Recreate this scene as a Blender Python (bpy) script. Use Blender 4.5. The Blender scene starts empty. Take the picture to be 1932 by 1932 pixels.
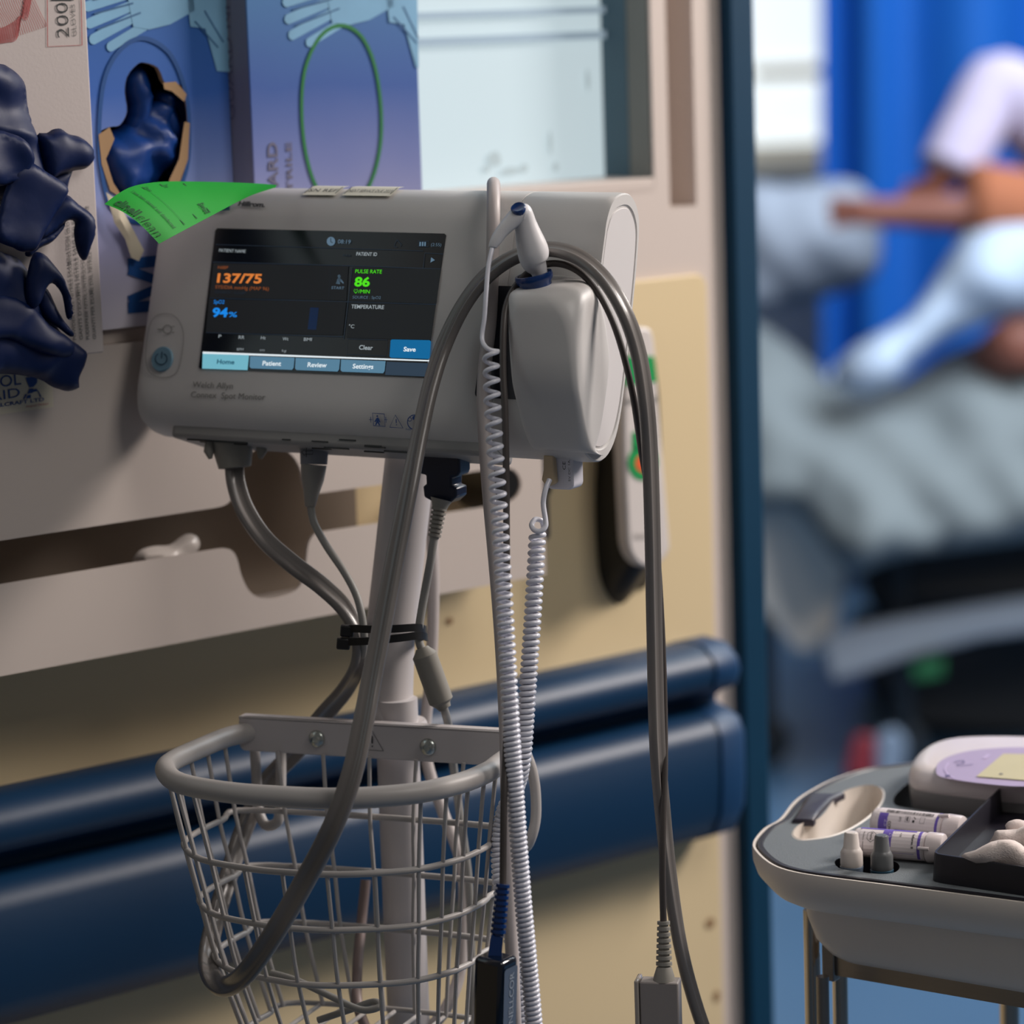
import bpy, bmesh, math, random
from mathutils import Vector, Matrix, noise
from mathutils.geometry import delaunay_2d_cdt
random.seed(7)
S = bpy.context.scene
COL = S.collection
V = Vector
PI = math.pi

# ------------------------------------------------------------------ camera
F = 6000.0
PITCH = math.atan(943 / 6000.0)
ROLL = 0.033
CAM = V((0, 0, 1.45))
r0 = V((1, 0, 0)); u0 = V((0, math.sin(PITCH), math.cos(PITCH))); FW = V((0, math.cos(PITCH), -math.sin(PITCH)))
RT = r0 * math.cos(ROLL) - u0 * math.sin(ROLL)
UP = u0 * math.cos(ROLL) + r0 * math.sin(ROLL)
cd = bpy.data.cameras.new('camera')
cam = bpy.data.objects.new('camera', cd); COL.objects.link(cam)
cam.matrix_world = Matrix(((RT.x, UP.x, -FW.x, CAM.x), (RT.y, UP.y, -FW.y, CAM.y), (RT.z, UP.z, -FW.z, CAM.z), (0, 0, 0, 1)))
cd.sensor_width = 24; cd.sensor_height = 24; cd.lens = F * 24 / 1932
cd.clip_start = 0.05; cd.clip_end = 60
cd.dof.use_dof = True; cd.dof.focus_distance = 1.93; cd.dof.aperture_fstop = 3.2
S.camera = cam

# ------------------------------------------------------------------ light
S.view_settings.view_transform = 'Standard'; S.view_settings.look = 'None'
S.view_settings.exposure = 0.0; S.view_settings.gamma = 1.0; S.view_settings.use_curve_mapping = False
w = bpy.data.worlds.new('world'); S.world = w; w.use_nodes = True
w.node_tree.nodes['Background'].inputs[0].default_value = (1.0, 0.965, 0.94, 1)
w.node_tree.nodes['Background'].inputs[1].default_value = 0.085

def area(name, loc, target, size, power, color, size_y=None):
    l = bpy.data.lights.new(name, 'AREA'); l.energy = power; l.color = color
    l.shape = 'RECTANGLE'; l.size = size; l.size_y = size_y or size
    o = bpy.data.objects.new(name, l); COL.objects.link(o)
    o.location = loc
    o.rotation_euler = (V(target) - V(loc)).to_track_quat('-Z', 'Y').to_euler()
    return o
area('ward_window_light', (1.80, 2.55, 2.25), (0.05, 2.2, 1.05), 0.6, 50, (1.0, 0.91, 0.85))
area('tray_fill_light', (1.0, 1.1, 2.4), (0.45, 1.9, 0.9), 0.8, 10, (1.0, 0.95, 0.90))  # added fill light aimed at the tray, no panel stands there
area('far_bay_light', (1.9, 4.7, 2.9), (0.9, 6.3, 0.4), 2.4, 170, (0.86, 0.94, 1.0))

# ------------------------------------------------------------------ pixel helpers (find where a thing stands)
def ray(x, y): return FW + RT * ((x - 966) / F) - UP * ((y - 966) / F)
def pt(x, y, z): return CAM + ray(x, y) * z
def onz(x, y, h):
    r = ray(x, y); return CAM + r * ((h - CAM.z) / r.z)
def onplane(x, y, O, n):
    r = ray(x, y); return CAM + r * ((O - CAM).dot(n) / r.dot(n))

# ------------------------------------------------------------------ materials
def lin(c):
    def f(v):
        v /= 255.0
        return v / 12.92 if v <= 0.04045 else ((v + 0.055) / 1.055) ** 2.4
    return (f(c[0]), f(c[1]), f(c[2]), 1)
MATS = {}
def mat(name, c, rough=0.5, metal=0.0, em=0.0, emc=None, var=0.06, nscale=30, bump=0.0, bscale=200, trans=0.0, coat=0.0, alpha=1.0, sub=0.0, spec=0.5, stretch=None):
    if name in MATS: return MATS[name]
    m = bpy.data.materials.new(name); m.use_nodes = True; nt = m.node_tree; b = nt.nodes['Principled BSDF']
    L = lin(c)
    b.inputs['Roughness'].default_value = rough; b.inputs['Metallic'].default_value = metal
    b.inputs['Specular IOR Level'].default_value = spec
    tc = nt.nodes.new('ShaderNodeTexCoord')
    src = tc.outputs['Object']
    if stretch:
        mp = nt.nodes.new('ShaderNodeMapping'); mp.inputs['Scale'].default_value = stretch
        nt.links.new(src, mp.inputs['Vector']); src = mp.outputs['Vector']
    if var > 0:
        n = nt.nodes.new('ShaderNodeTexNoise'); n.inputs['Scale'].default_value = nscale; n.inputs['Detail'].default_value = 4
        nt.links.new(src, n.inputs['Vector'])
        r = nt.nodes.new('ShaderNodeMixRGB'); r.blend_type = 'MIX'
        r.inputs[1].default_value = tuple(max(0, k * (1 - var)) for k in L[:3]) + (1,)
        r.inputs[2].default_value = tuple(min(1, k * (1 + var)) for k in L[:3]) + (1,)
        nt.links.new(n.outputs['Fac'], r.inputs[0]); nt.links.new(r.outputs[0], b.inputs['Base Color'])
    else: b.inputs['Base Color'].default_value = L
    if bump > 0:
        n2 = nt.nodes.new('ShaderNodeTexNoise'); n2.inputs['Scale'].default_value = bscale; n2.inputs['Detail'].default_value = 3
        nt.links.new(src, n2.inputs['Vector'])
        bp = nt.nodes.new('ShaderNodeBump'); bp.inputs['Strength'].default_value = bump; bp.inputs['Distance'].default_value = 0.002
        nt.links.new(n2.outputs['Fac'], bp.inputs['Height']); nt.links.new(bp.outputs[0], b.inputs['Normal'])
    if em > 0:
        b.inputs['Emission Color'].default_value = lin(emc or c); b.inputs['Emission Strength'].default_value = em
    if trans > 0: b.inputs['Transmission Weight'].default_value = trans
    if coat > 0: b.inputs['Coat Weight'].default_value = coat; b.inputs['Coat Roughness'].default_value = 0.15
    if sub > 0: b.inputs['Subsurface Weight'].default_value = sub; b.inputs['Subsurface Radius'].default_value = (0.01, 0.01, 0.01); b.inputs['Subsurface Scale'].default_value = 0.3
    MATS[name] = m
    return m
def ramp_mat(name, axis, stops, rough=0.45):
    """printed card whose ink runs from colour to colour along one object axis (metres)"""
    m = bpy.data.materials.new(name); m.use_nodes = True; nt = m.node_tree; b = nt.nodes['Principled BSDF']
    tc = nt.nodes.new('ShaderNodeTexCoord'); sp = nt.nodes.new('ShaderNodeSeparateXYZ'); nt.links.new(tc.outputs['Object'], sp.inputs[0])
    mr = nt.nodes.new('ShaderNodeMapRange'); mr.inputs['From Min'].default_value = stops[0][0]; mr.inputs['From Max'].default_value = stops[-1][0]
    nt.links.new(sp.outputs[axis], mr.inputs['Value'])
    n = nt.nodes.new('ShaderNodeTexNoise'); n.inputs['Scale'].default_value = 12; nt.links.new(tc.outputs['Object'], n.inputs['Vector'])
    ad = nt.nodes.new('ShaderNodeMath'); ad.operation = 'MULTIPLY_ADD'; ad.inputs[1].default_value = 0.12; nt.links.new(n.outputs['Fac'], ad.inputs[0]); nt.links.new(mr.outputs[0], ad.inputs[2])
    cr = nt.nodes.new('ShaderNodeValToRGB'); nt.links.new(ad.outputs[0], cr.inputs[0])
    z0, z1 = stops[0][0], stops[-1][0]
    els = cr.color_ramp.elements
    while len(els) < len(stops): els.new(0.5)
    for e, (z, c) in zip(els, stops): e.position = (z - z0) / (z1 - z0); e.color = lin(c)
    nt.links.new(cr.outputs[0], b.inputs['Base Color']); b.inputs['Roughness'].default_value = rough
    return m

M_shell = mat('shell_plastic', (205, 202, 200), 0.42, bump=0.03, bscale=900, var=0.03)
M_cap = mat('cap_plastic', (212, 208, 208), 0.45, var=0.02)
M_probe = mat('probe_plastic', (222, 220, 222), 0.35, var=0.02)
M_blue = mat('blue_plastic', (0, 46, 104), 0.25, coat=0.3)
M_navy = mat('navy_plastic', (14, 24, 48), 0.3)
M_hose = mat('grey_rubber', (112, 107, 104), 0.38, var=0.08, coat=0.3)
M_hosed = mat('dark_grey_rubber', (72, 66, 64), 0.42)
M_gcable = mat('grey_cable', (140, 138, 134), 0.5)
M_pcable = mat('pale_pink_cable', (185, 176, 174), 0.45)
M_coil = mat('white_coil_cable', (222, 222, 232), 0.28, var=0.03, coat=0.3)
M_wire = mat('painted_wire', (176, 171, 168), 0.42, var=0.05)
M_pole = mat('painted_pole', (196, 190, 190), 0.38, var=0.03)
M_grelief = mat('grey_relief', (140, 136, 128), 0.6)
M_chrome = mat('chrome', (200, 190, 178), 0.22, metal=1.0)
M_steel = mat('brushed_steel', (150, 144, 138), 0.42, metal=1.0, stretch=(1, 1, 20))
M_black = mat('black_plastic', (14, 14, 15), 0.4)
M_screw = mat('screw_metal', (190, 195, 190), 0.25, metal=1.0)
M_ink = mat('dark_ink', (40, 44, 46), 0.6, var=0)
M_inkb = mat('blue_ink', (14, 62, 130), 0.6, var=0)
M_inkg = mat('grey_ink', (120, 118, 116), 0.6, var=0)
M_inkr = mat('red_ink', (176, 88, 88), 0.6, var=0)
M_paper = mat('paper_label', (226, 222, 205), 0.6, var=0.04)

# ------------------------------------------------------------------ mesh builder
def smooth(pts, per=6):
    """Catmull-Rom through tuples of any length"""
    out = []; n = len(pts)
    for i in range(n - 1):
        p0 = pts[max(i - 1, 0)]; p1 = pts[i]; p2 = pts[i + 1]; p3 = pts[min(i + 2, n - 1)]
        for k in range(per):
            t = k / per
            out.append(tuple(0.5 * ((2 * b) + (-a + c) * t + (2 * a - 5 * b + 4 * c - d) * t * t + (-a + 3 * b - 3 * c + d) * t ** 3) for a, b, c, d in zip(p0, p1, p2, p3)))
    out.append(tuple(pts[-1]))
    return out
def closed_smooth(pts, per=5):
    n = len(pts); out = []
    for i in range(n):
        p0, p1, p2, p3 = pts[i - 1], pts[i], pts[(i + 1) % n], pts[(i + 2) % n]
        for k in range(per):
            t = k / per
            out.append(tuple(0.5 * ((2 * b) + (-a + c) * t + (2 * a - 5 * b + 4 * c - d) * t * t + (-a + 3 * b - 3 * c + d) * t ** 3) for a, b, c, d in zip(p0, p1, p2, p3)))
    return out
def rrect(x0, y0, x1, y1, r, n=6):
    out = []
    for cx, cy, a in ((x1 - r, y1 - r, 0), (x0 + r, y1 - r, 90), (x0 + r, y0 + r, 180), (x1 - r, y0 + r, 270)):
        for k in range(n + 1):
            t = math.radians(a + 90 * k / n); out.append((cx + r * math.cos(t), cy + r * math.sin(t)))
    return out
def ellipse(cx, cy, rx, ry, n=32, a0=0, a1=360):
    m = n if abs(a1 - a0) >= 360 else n + 1
    return [(cx + rx * math.cos(math.radians(a0 + (a1 - a0) * k / n)), cy + ry * math.sin(math.radians(a0 + (a1 - a0) * k / n))) for k in range(m)]
_tc = {}
def text_mesh(s, bold=0.0, shear=0.0):
    key = (s, bold, shear)
    if key in _tc: return _tc[key]
    cu = bpy.data.curves.new('lettering', 'FONT'); cu.body = s; cu.size = 1; cu.offset = bold; cu.shear = shear; cu.resolution_u = 3
    ob = bpy.data.objects.new('lettering', cu); COL.objects.link(ob)
    dg = bpy.context.evaluated_depsgraph_get()
    me = bpy.data.meshes.new_from_object(ob.evaluated_get(dg))
    vs = [(v.co.x, v.co.y) for v in me.vertices]; fs = [tuple(p.vertices) for p in me.polygons]
    bpy.data.objects.remove(ob); bpy.data.curves.remove(cu); bpy.data.meshes.remove(me)
    _tc[key] = (vs, fs); return vs, fs
class MB:
    def __init__(s): s.v = []; s.f = []; s.mi = []; s.cur = 0
    def add(s, vs, fs, mi=None):
        b = len(s.v); s.v += [V(p) for p in vs]; s.f += [tuple(b + i for i in f) for f in fs]
        s.mi += [s.cur if mi is None else mi] * len(fs); return s
    def box(s, lo, hi, mi=None, M=None):
        (a, b, c), (d, e, f) = lo, hi
        vs = [V(p) for p in ((a, b, c), (d, b, c), (d, e, c), (a, e, c), (a, b, f), (d, b, f), (d, e, f), (a, e, f))]
        if M: vs = [M @ p for p in vs]
        return s.add(vs, [(0, 3, 2, 1), (4, 5, 6, 7), (0, 1, 5, 4), (1, 2, 6, 5), (2, 3, 7, 6), (3, 0, 4, 7)], mi)
    def loft(s, rings, mi=None, caps=True, closed=False):
        n = len(rings[0]); vs = [p for r in rings for p in r]; fs = []
        m = len(rings)
        for i in range(m if closed else m - 1):
            j = (i + 1) % m
            for k in range(n):
                l = (k + 1) % n; fs.append((i * n + k, i * n + l, j * n + l, j * n + k))
        if caps and not closed: fs.append(tuple(reversed(range(n)))); fs.append(tuple((m - 1) * n + k for k in range(n)))
        return s.add(vs, fs, mi)
    def prism(s, outline, fn, a, b, mi=None, caps=True):
        """outline of 2D points, fn(u, v, w) -> 3D, from w=a to w=b"""
        return s.loft([[fn(x, y, a) for x, y in outline], [fn(x, y, b) for x, y in outline]], mi, caps)
    def tube(s, pts, r, seg=12, mi=None, closed=False, squash=None):
        pts = [V(p) for p in pts]; n = len(pts); rings = []
        up = None
        for i, p in enumerate(pts):
            if closed: t = pts[(i + 1) % n] - pts[i - 1]
            else: t = pts[min(i + 1, n - 1)] - pts[max(i - 1, 0)]
            t.normalize()
            if up is None: up = t.orthogonal().normalized() if squash is None else V(squash[:3])
            up = (up - t * up.dot(t)); up.normalize()
            sd = t.cross(up); rr = r[i] if isinstance(r, (list, tuple)) else r
            k2 = squash[3] if squash else 1.0
            rings.append([p + up * (rr * math.cos(2 * PI * k / seg)) + sd * (rr * k2 * math.sin(2 * PI * k / seg)) for k in range(seg)])
        return s.loft(rings, mi, True, closed)
    def lathe(s, prof, fn, seg=24, mi=None):
        return s.loft([[fn(r * math.cos(2 * PI * k / seg), r * math.sin(2 * PI * k / seg), h) for k in range(seg)] for r, h in prof], mi)
    def flat(s, outline, fn, mi=None):
        return s.add([fn(x, y) for x, y in outline], [tuple(range(len(outline)))], mi)
    def line(s, pts, wd, fn, mi=None, closed=False):
        """a drawn line of width wd on the surface fn(x, y)"""
        P = [V((p[0], p[1])) for p in pts]; n = len(P); L = []; R = []
        for i in range(n):
            t = (P[(i + 1) % n] - P[i - 1]) if closed else (P[min(i + 1, n - 1)] - P[max(i - 1, 0)])
            if t.length == 0: t = V((1, 0))
            t.normalize(); q = V((-t.y, t.x)) * wd / 2
            L.append(P[i] + q); R.append(P[i] - q)
        vs = [fn(p.x, p.y) for p in L] + [fn(p.x, p.y) for p in R]
        fs = [(i, (i + 1) % n, n + (i + 1) % n, n + i) for i in range(n if closed else n - 1)]
        return s.add(vs, fs, mi)
    def text(s, st, p0, p1, h, fn, mi=None, bold=0.0, shear=0.0):
        """lettering whose baseline runs p0 -> p1 on the surface fn, capital height h; width is fitted"""
        vs, fs = text_mesh(st, bold, shear)
        if not vs: return s
        x0 = min(v[0] for v in vs); x1 = max(v[0] for v in vs); y1 = 0.73
        a = V(p0[:2]); b = V(p1[:2]); d = b - a; q = V((-d.y, d.x)).normalized() * (h / y1)
        out = [a + d * ((x - x0) / (x1 - x0)) + q * y for x, y in vs]
        return s.add([fn(p.x, p.y) for p in out], fs, mi)
    def build(s, name, mats, parent=None, world=False, angle=40, bevel=0, bseg=2, subd=0, jitter=None, flat_shade=False):
        root = parent
        Mi = FR[parent.name].inverted() if (world and parent is not None) else None
        me = bpy.data.meshes.new(name)
        me.from_pydata([(Mi @ p if Mi else p) for p in s.v], [], s.f)
        if not isinstance(mats, (list, tuple)): mats = [mats]
        for m in mats: me.materials.append(m)
        for p, i in zip(me.polygons, s.mi): p.material_index = min(i, len(mats) - 1); p.use_smooth = not flat_shade
        me.validate(); me.update()
        if not flat_shade: me.set_sharp_from_angle(angle=math.radians(angle))
        o = bpy.data.objects.new(name, me); COL.objects.link(o)
        if parent is not None:
            o.parent = parent; FR[o.name] = FR[parent.name]
        else: FR[o.name] = Matrix.Identity(4)
        if bevel:
            md = o.modifiers.new('bevel', 'BEVEL'); md.width = bevel; md.segments = bseg; md.limit_method = 'ANGLE'; md.angle_limit = math.radians(40)
        if subd:
            md = o.modifiers.new('subdivision', 'SUBSURF'); md.levels = subd; md.render_levels = subd
        return o
FR = {}
def thing(name, label, cat, M, group=None, kind=None):
    o = bpy.data.objects.new(name, None); COL.objects.link(o); o.matrix_world = M; o.empty_display_size = 0.05
    FR[o.name] = M.copy(); tag(o, label, cat, group, kind); return o
def tag(o, label, cat, group=None, kind=None):
    o['label'] = label; o['category'] = cat
    if group: o['group'] = group
    if kind: o['kind'] = kind
    return o
def struct(o): o['kind'] = 'structure'; return o
def frame(X, Y, Z, O): return Matrix(((X.x, Y.x, Z.x, O.x), (X.y, Y.y, Z.y, O.y), (X.z, Y.z, Z.z, O.z), (0, 0, 0, 1)))
def yawframe(deg, O):
    a = math.radians(deg); return frame(V((math.cos(a), -math.sin(a), 0)), V((math.sin(a), math.cos(a), 0)), V((0, 0, 1)), O)
def at(O): return Matrix.Translation(O)
def puff(outline, fn, th, cell, wr=0.0, ws=40, seed=0, back=0.3, ridge=None):
    """rounded body filled inside a 2D outline: fn(u, v, h) -> 3D, h towards the viewer, thickest away from the rim"""
    n = len(outline); P = [V(p) for p in outline]
    def dist(q):
        d = 1e9
        for i in range(n):
            a = P[i]; b = P[(i + 1) % n]; ab = b - a; L = ab.length_squared
            t = 0 if L == 0 else max(0, min(1, (q - a).dot(ab) / L)); d = min(d, (q - (a + ab * t)).length)
        return d
    def inside(q):
        c = False
        for i in range(n):
            a = P[i]; b = P[i - 1]
            if (a.y > q.y) != (b.y > q.y) and q.x < (b.x - a.x) * (q.y - a.y) / (b.y - a.y) + a.x: c = not c
        return c
    xs = [p.x for p in P]; ys = [p.y for p in P]
    pts = list(P); y = min(ys); row = 0
    while y < max(ys):
        x = min(xs) + (cell / 2 if row % 2 else 0)
        while x < max(xs):
            q = V((x, y))
            if inside(q) and dist(q) > cell * 0.55: pts.append(q)
            x += cell
        y += cell * 0.87; row += 1
    r = delaunay_2d_cdt(pts, [(i, (i + 1) % n) for i in range(n)], [], 1, 1e-6)
    vs2, fs = r[0], r[2]; top = []; bot = []; bm = {}
    vs = []
    ds = [dist(p) for p in vs2]
    for i, p in enumerate(vs2):
        d = min(1, ds[i] / (th * 1.6)); h = th * math.sqrt(max(0, 1 - (1 - d) ** 2))
        nz = wr * noise.noise(V((p.x * ws, p.y * ws, seed))) + wr * 0.25 * noise.noise(V((p.x * ws * 2.3, p.y * ws * 2.3, seed + 9)))
        if ridge: nz += wr * 1.3 * (0.55 - abs(2.6 * noise.noise(V(((p.x * math.cos(ridge) + p.y * math.sin(ridge)) * ws, (-p.x * math.sin(ridge) + p.y * math.cos(ridge)) * ws * 0.3, seed + 4)))))
        e = min(1, ds[i] / (cell * 1.5))
        vs.append(fn(p.x, p.y, h + nz * e))
    nb = len(vs); idx = {}
    for i, p in enumerate(vs2):
        if ds[i] < cell * 0.05: idx[i] = i
        else: idx[i] = len(vs); d = min(1, ds[i] / (th * 1.6)); vs.append(fn(p.x, p.y, -th * back * math.sqrt(max(0, 1 - (1 - d) ** 2))))
    F2 = [tuple(f) for f in fs] + [tuple(idx[k] for k in reversed(f)) for f in fs]
    return vs, F2

# ------------------------------------------------------------------ room: wall frame (u along the wall, n out of it)
AW = math.atan2(6934, 6000)
WU = V((math.sin(AW), math.cos(AW), 0)); WN = V((WU.y, -WU.x, 0)); W0 = V((0, 2.4, 0))
def W(u, n, z): return W0 + WU * u + WN * n + V((0, 0, z))
def wp(x, y, n=0):
    p = onplane(x, y, W0 + WN * n, WN); return ((p - W0).dot(WU), p.z)
FWALL = frame(WU, -WN, V((0, 0, 1)), W0)       # local: x along the wall, -y out of it
def WL(u, n, z): return V((u, -n, z))          # wall-local coordinates

M_wallw = mat('wall_paint_white', (205, 192, 184), 0.5, var=0.03, nscale=3)
M_cream = mat('wall_panel_cream', (220, 199, 159), 0.42, var=0.04, nscale=4, bump=0.02)
M_jamb = mat('navy_trim_paint', (0, 51, 78), 0.6, spec=0.25)
M_recess = mat('recess_grey', (120, 118, 112), 0.6)
uj0, uj1 = wp(1369, 620)[0], wp(1416, 620)[0]
zwin = 1.318; ug1 = wp(1235, 355)[0]
# main wall with a real opening for the window: four blocks round the hole
mb = MB()
uA, uB = wp(1262, 300)[0], wp(1312, 300)[0]; zg = wp(1285, 390)[1]; zs = zwin - 0.008      # upright groove right of the window
for a, b, c, d in ((-3.0, uj0, 0.0, zg), (-3.0, uA, zg, zs), (uB, uj0, zg, zs), (-3.0, -1.6, zs, 2.6), (ug1, uA, zs, 2.6), (uB, uj0, zs, 2.6), (-1.6, ug1, 2.0, 2.6)):
    mb.box((a, 0.0, c), (b, 0.14, d))
mb.box((uA, 0.036, zg), (uB, 0.14, 2.6))
wl = mb.build('wall_left', M_wallw); wl.matrix_world = FWALL; struct(wl)
zc = wp(1325, 515)[1]; uc = wp(1329, 620)[0]
mb = MB(); mb.prism(rrect(-3.0, 0.1, uc, zc, 0.012), lambda x, y, q: WL(x, q, y), 0.0, 0.004)
o = mb.build('trim_1', M_cream, bevel=0.001); o.matrix_world = FWALL; struct(o)
mb = MB()
for (x, y, a_, b_) in ((848, 1172, 9, 7), (1340, 1742, 13, 11), (1352, 1880, 9, 12), (1285, 1320, 5, 4)):
    c = wp(x, y, 0.0045); mb.flat([(c[0] + a_ / 2400 * math.cos(k * PI / 7) * (1 + .3 * noise.noise(V((k, x, 0)))), c[1] + b_ / 2400 * math.sin(k * PI / 7)) for k in range(14)], lambda u, v: WL(u, 0.0046, v))
mb.build('wall_scuff', mat('scuff_brown', (150, 118, 84), 0.7), o)
mb = MB(); mb.box((uj0, -0.012, 0.0), (uj1, 0.15, 2.6)); o = mb.build('trim_2', M_jamb, bevel=0.003); o.matrix_world = FWALL; struct(o)
# window: glass set back in the hole, lit from the room behind
M_glass = mat('lit_frosted_glass', (120, 132, 138), 0.35, em=0.72, emc=(208, 225, 230), var=0.03, nscale=9)
M_wline = mat('blind_rail', (110, 130, 146), 0.5, em=0.40, emc=(186, 206, 220))
M_smudge = mat('glass_smudge', (110, 122, 126), 0.6, em=0.55, emc=(196, 212, 216))
win = bpy.data.objects.new('window_1', None); COL.objects.link(win); win.matrix_world = FWALL; FR['window_1'] = FWALL; struct(win)
gn = -0.055
mb = MB(); mb.box((-1.6, -gn, zwin - 0.01), (ug1 + 0.002, -gn + 0.008, 2.0)); mb.build('pane', M_glass, win)
mb = MB(); gf = lambda x, y: WL(x, gn + 0.002, y)
for (xa, ya), (xb, yb), wd in (((790, 84), (1150, 60), 0.006), ((840, 34), (1150, 12), 0.005)):
    a = wp(xa, ya, gn); b = wp(xb, yb, gn); zz = (a[1] + b[1]) / 2
    mb.box((a[0] - 0.4, -gn - 0.006, zz - wd / 2), (b[0] + 0.01, -gn - 0.001, zz + wd / 2))
mb.build('blind_rail', M_wline, win)
mb = MB(); rnd = random.Random(3)
for cx, cy, rx, ry in ((930, 300, 18, 16), (960, 322, 26, 8), (985, 318, 12, 10), (1035, 270, 5, 26), (1045, 315, 8, 10), (1105, 150, 6, 22), (915, 318, 8, 9)):
    a = wp(cx, cy, gn); pts = [(a[0] + rx / 2400 * math.cos(t * PI / 8) * rnd.uniform(.7, 1.1), a[1] + ry / 2400 * math.sin(t * PI / 8) * rnd.uniform(.7, 1.1)) for t in range(16)]
    mb.flat(pts, gf)
mb.build('smudge', M_smudge, win)
mb = MB(); mb.box((ug1 - 0.002, 0.026, zwin), (ug1 + 0.001, 0.056, 2.0)); mb.build('reveal_shade_inner', mat('reveal_shade_slate', (66, 92, 104), 0.6), win)  # dark strip stands in for the shade on the reveal by the glass
mb = MB(); mb.box((ug1 - 0.0015, 0.002, zwin), (ug1 + 0.001, 0.026, 2.0)); mb.build('reveal_shade_outer', mat('reveal_shade_taupe', (118, 116, 108), 0.6), win)  # paler strip, shade of the outer reveal put into its colour
mb = MB(); mb.box((-1.6, 0.0, zwin - 0.012), (ug1, 0.055, zwin)); mb.build('sill', M_wallw, win, bevel=0.001)

# floor and far bay
M_floor = mat('blue_vinyl_floor', (70, 100, 130), 0.35, var=0.08, nscale=2.5, bump=0.03, bscale=60)
mb = MB(); mb.box((-4, -1, -0.05), (7, 9.2, 0)); struct(mb.build('floor', M_floor))
mb = MB(); mb.box((-1, 8.6, 0), (0.83, 8.75, 3)); mb.box((1.12, 8.6, 0), (7, 8.75, 3)); mb.box((0.83, 8.6, 0), (1.12, 8.75, 1.05)); struct(mb.build('wall_back', mat('far_wall_paint', (190, 198, 205), 0.6)))
M_day = mat('daylight_pane', (235, 242, 245), 0.4, em=1.05, emc=(236, 244, 246), var=0.05, nscale=4)
wn2 = bpy.data.objects.new('window_2', None); COL.objects.link(wn2); wn2.location = (0, 0, 0); FR['window_2'] = Matrix.Identity(4); struct(wn2)
mb = MB(); mb.box((0.5, 8.55, 1.08), (1.5, 8.58, 2.6)); mb.build('pane', M_day, wn2)
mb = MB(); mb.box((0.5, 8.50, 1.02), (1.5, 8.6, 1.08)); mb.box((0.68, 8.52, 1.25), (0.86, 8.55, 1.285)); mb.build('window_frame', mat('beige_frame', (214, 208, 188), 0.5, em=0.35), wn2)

# ------------------------------------------------------------------ wall handrail
M_rail = mat('blue_rail_vinyl', (0, 46, 80), 0.46, var=0.10, nscale=9, bump=0.05, bscale=60)
T = thing('handrail', 'long blue moulded bumper handrail on the cream wall', 'handrail', FWALL)
prof = [(0.0, 0.945), (0.018, 0.95), (0.040, 0.948), (0.052, 0.938), (0.055, 0.928), (0.050, 0.915), (0.034, 0.909), (0.024, 0.903), (0.024, 0.897), (0.040, 0.893), (0.052, 0.888), (0.058, 0.876), (0.058, 0.84), (0.056, 0.815), (0.047, 0.797), (0.028, 0.789), (0.0, 0.787)]
ur = wp(1372, 1400, 0.03)[0]
mb = MB(); mb.loft([[WL(u, n * k, 0.868 + (z - 0.868) * q) for n, z in prof] for u, k, q in ((-2.5, 1, 1), (ur - 0.03, 1, 1))])
mb.build('bumper', M_rail, T, angle=60)
mb = MB(); mb.loft([[WL(u, n * k * 1.03, 0.868 + (z - 0.868) * q) for n, z in prof] for u, k, q in ((ur - 0.035, 1, 1.01), (ur - 0.012, 1, 1.01), (ur - 0.004, .9, .97), (ur, .7, .9))])
mb.build('end_cap', mat('rail_cap_vinyl', (0, 50, 90), 0.5), T, angle=60)

# ------------------------------------------------------------------ metal rack that carries the glove boxes
M_rack = mat('painted_sheet_metal', (196, 184, 176), 0.42, var=0.05, nscale=6)
RN = 0.09
T = thing('glove_box_rack', 'pale grey sheet metal rack with rounded slots carrying glove boxes', 'rack', FWALL)
outer = [(-1.2, 1.041), (-0.047, 1.041), (-0.047, 1.245), (-1.2, 1.245)]
R_ = 0.006
hole = [(-1.1, 1.101), (-0.332, 1.100), (-0.325, 1.094), (-0.322, 1.078), (-0.314, 1.064), (-0.298, 1.059), (-0.278, 1.061), (-0.269, 1.068), (-0.266, 1.084), (-0.264, 1.094), (-0.258, 1.100), (-0.082, 1.098), (-0.072, 1.102), (-0.067, 1.111), (-0.072, 1.121), (-0.082, 1.125), (-0.262, 1.127), (-0.266, 1.134), (-0.268, 1.148), (-0.278, 1.160), (-0.294, 1.166), (-0.311, 1.162), (-0.322, 1.150), (-0.325, 1.134), (-0.332, 1.128), (-1.1, 1.129)]
def chaikin(P):
    out = []
    for i in range(len(P)):
        a, b = P[i], P[(i + 1) % len(P)]; L = math.hypot(a[0] - b[0], a[1] - b[1]); k = min(0.25, 0.004 / L)
        out += [(a[0] + (b[0] - a[0]) * k, a[1] + (b[1] - a[1]) * k), (b[0] + (a[0] - b[0]) * k, b[1] + (a[1] - b[1]) * k)]
    return out
hole = chaikin(chaikin(hole))
mb = MB()
pts = [V(p) for p in outer + hole]; n1 = len(outer); n2 = len(hole)
ed = [(i, (i + 1) % n1) for i in range(n1)] + [(n1 + i, n1 + (i + 1) % n2) for i in range(n2)]
r = delaunay_2d_cdt(pts, ed, [], 0, 1e-6)
def inpoly(q, P):
    c = False
    for i in range(len(P)):
        a = P[i]; b = P[i - 1]
        if (a[1] > q[1]) != (b[1] > q[1]) and q[0] < (b[0] - a[0]) * (q[1] - a[1]) / (b[1] - a[1]) + a[0]: c = not c
    return c
fs = [f for f in r[2] if not inpoly(sum((r[0][k] for k in f), V((0, 0))) / len(f), hole)]
for nn, fl in ((RN, 0), (RN - 0.002, 1)): mb.add([WL(p.x, nn, p.y) for p in r[0]], [tuple(reversed(f)) if fl else tuple(f) for f in fs])
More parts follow.
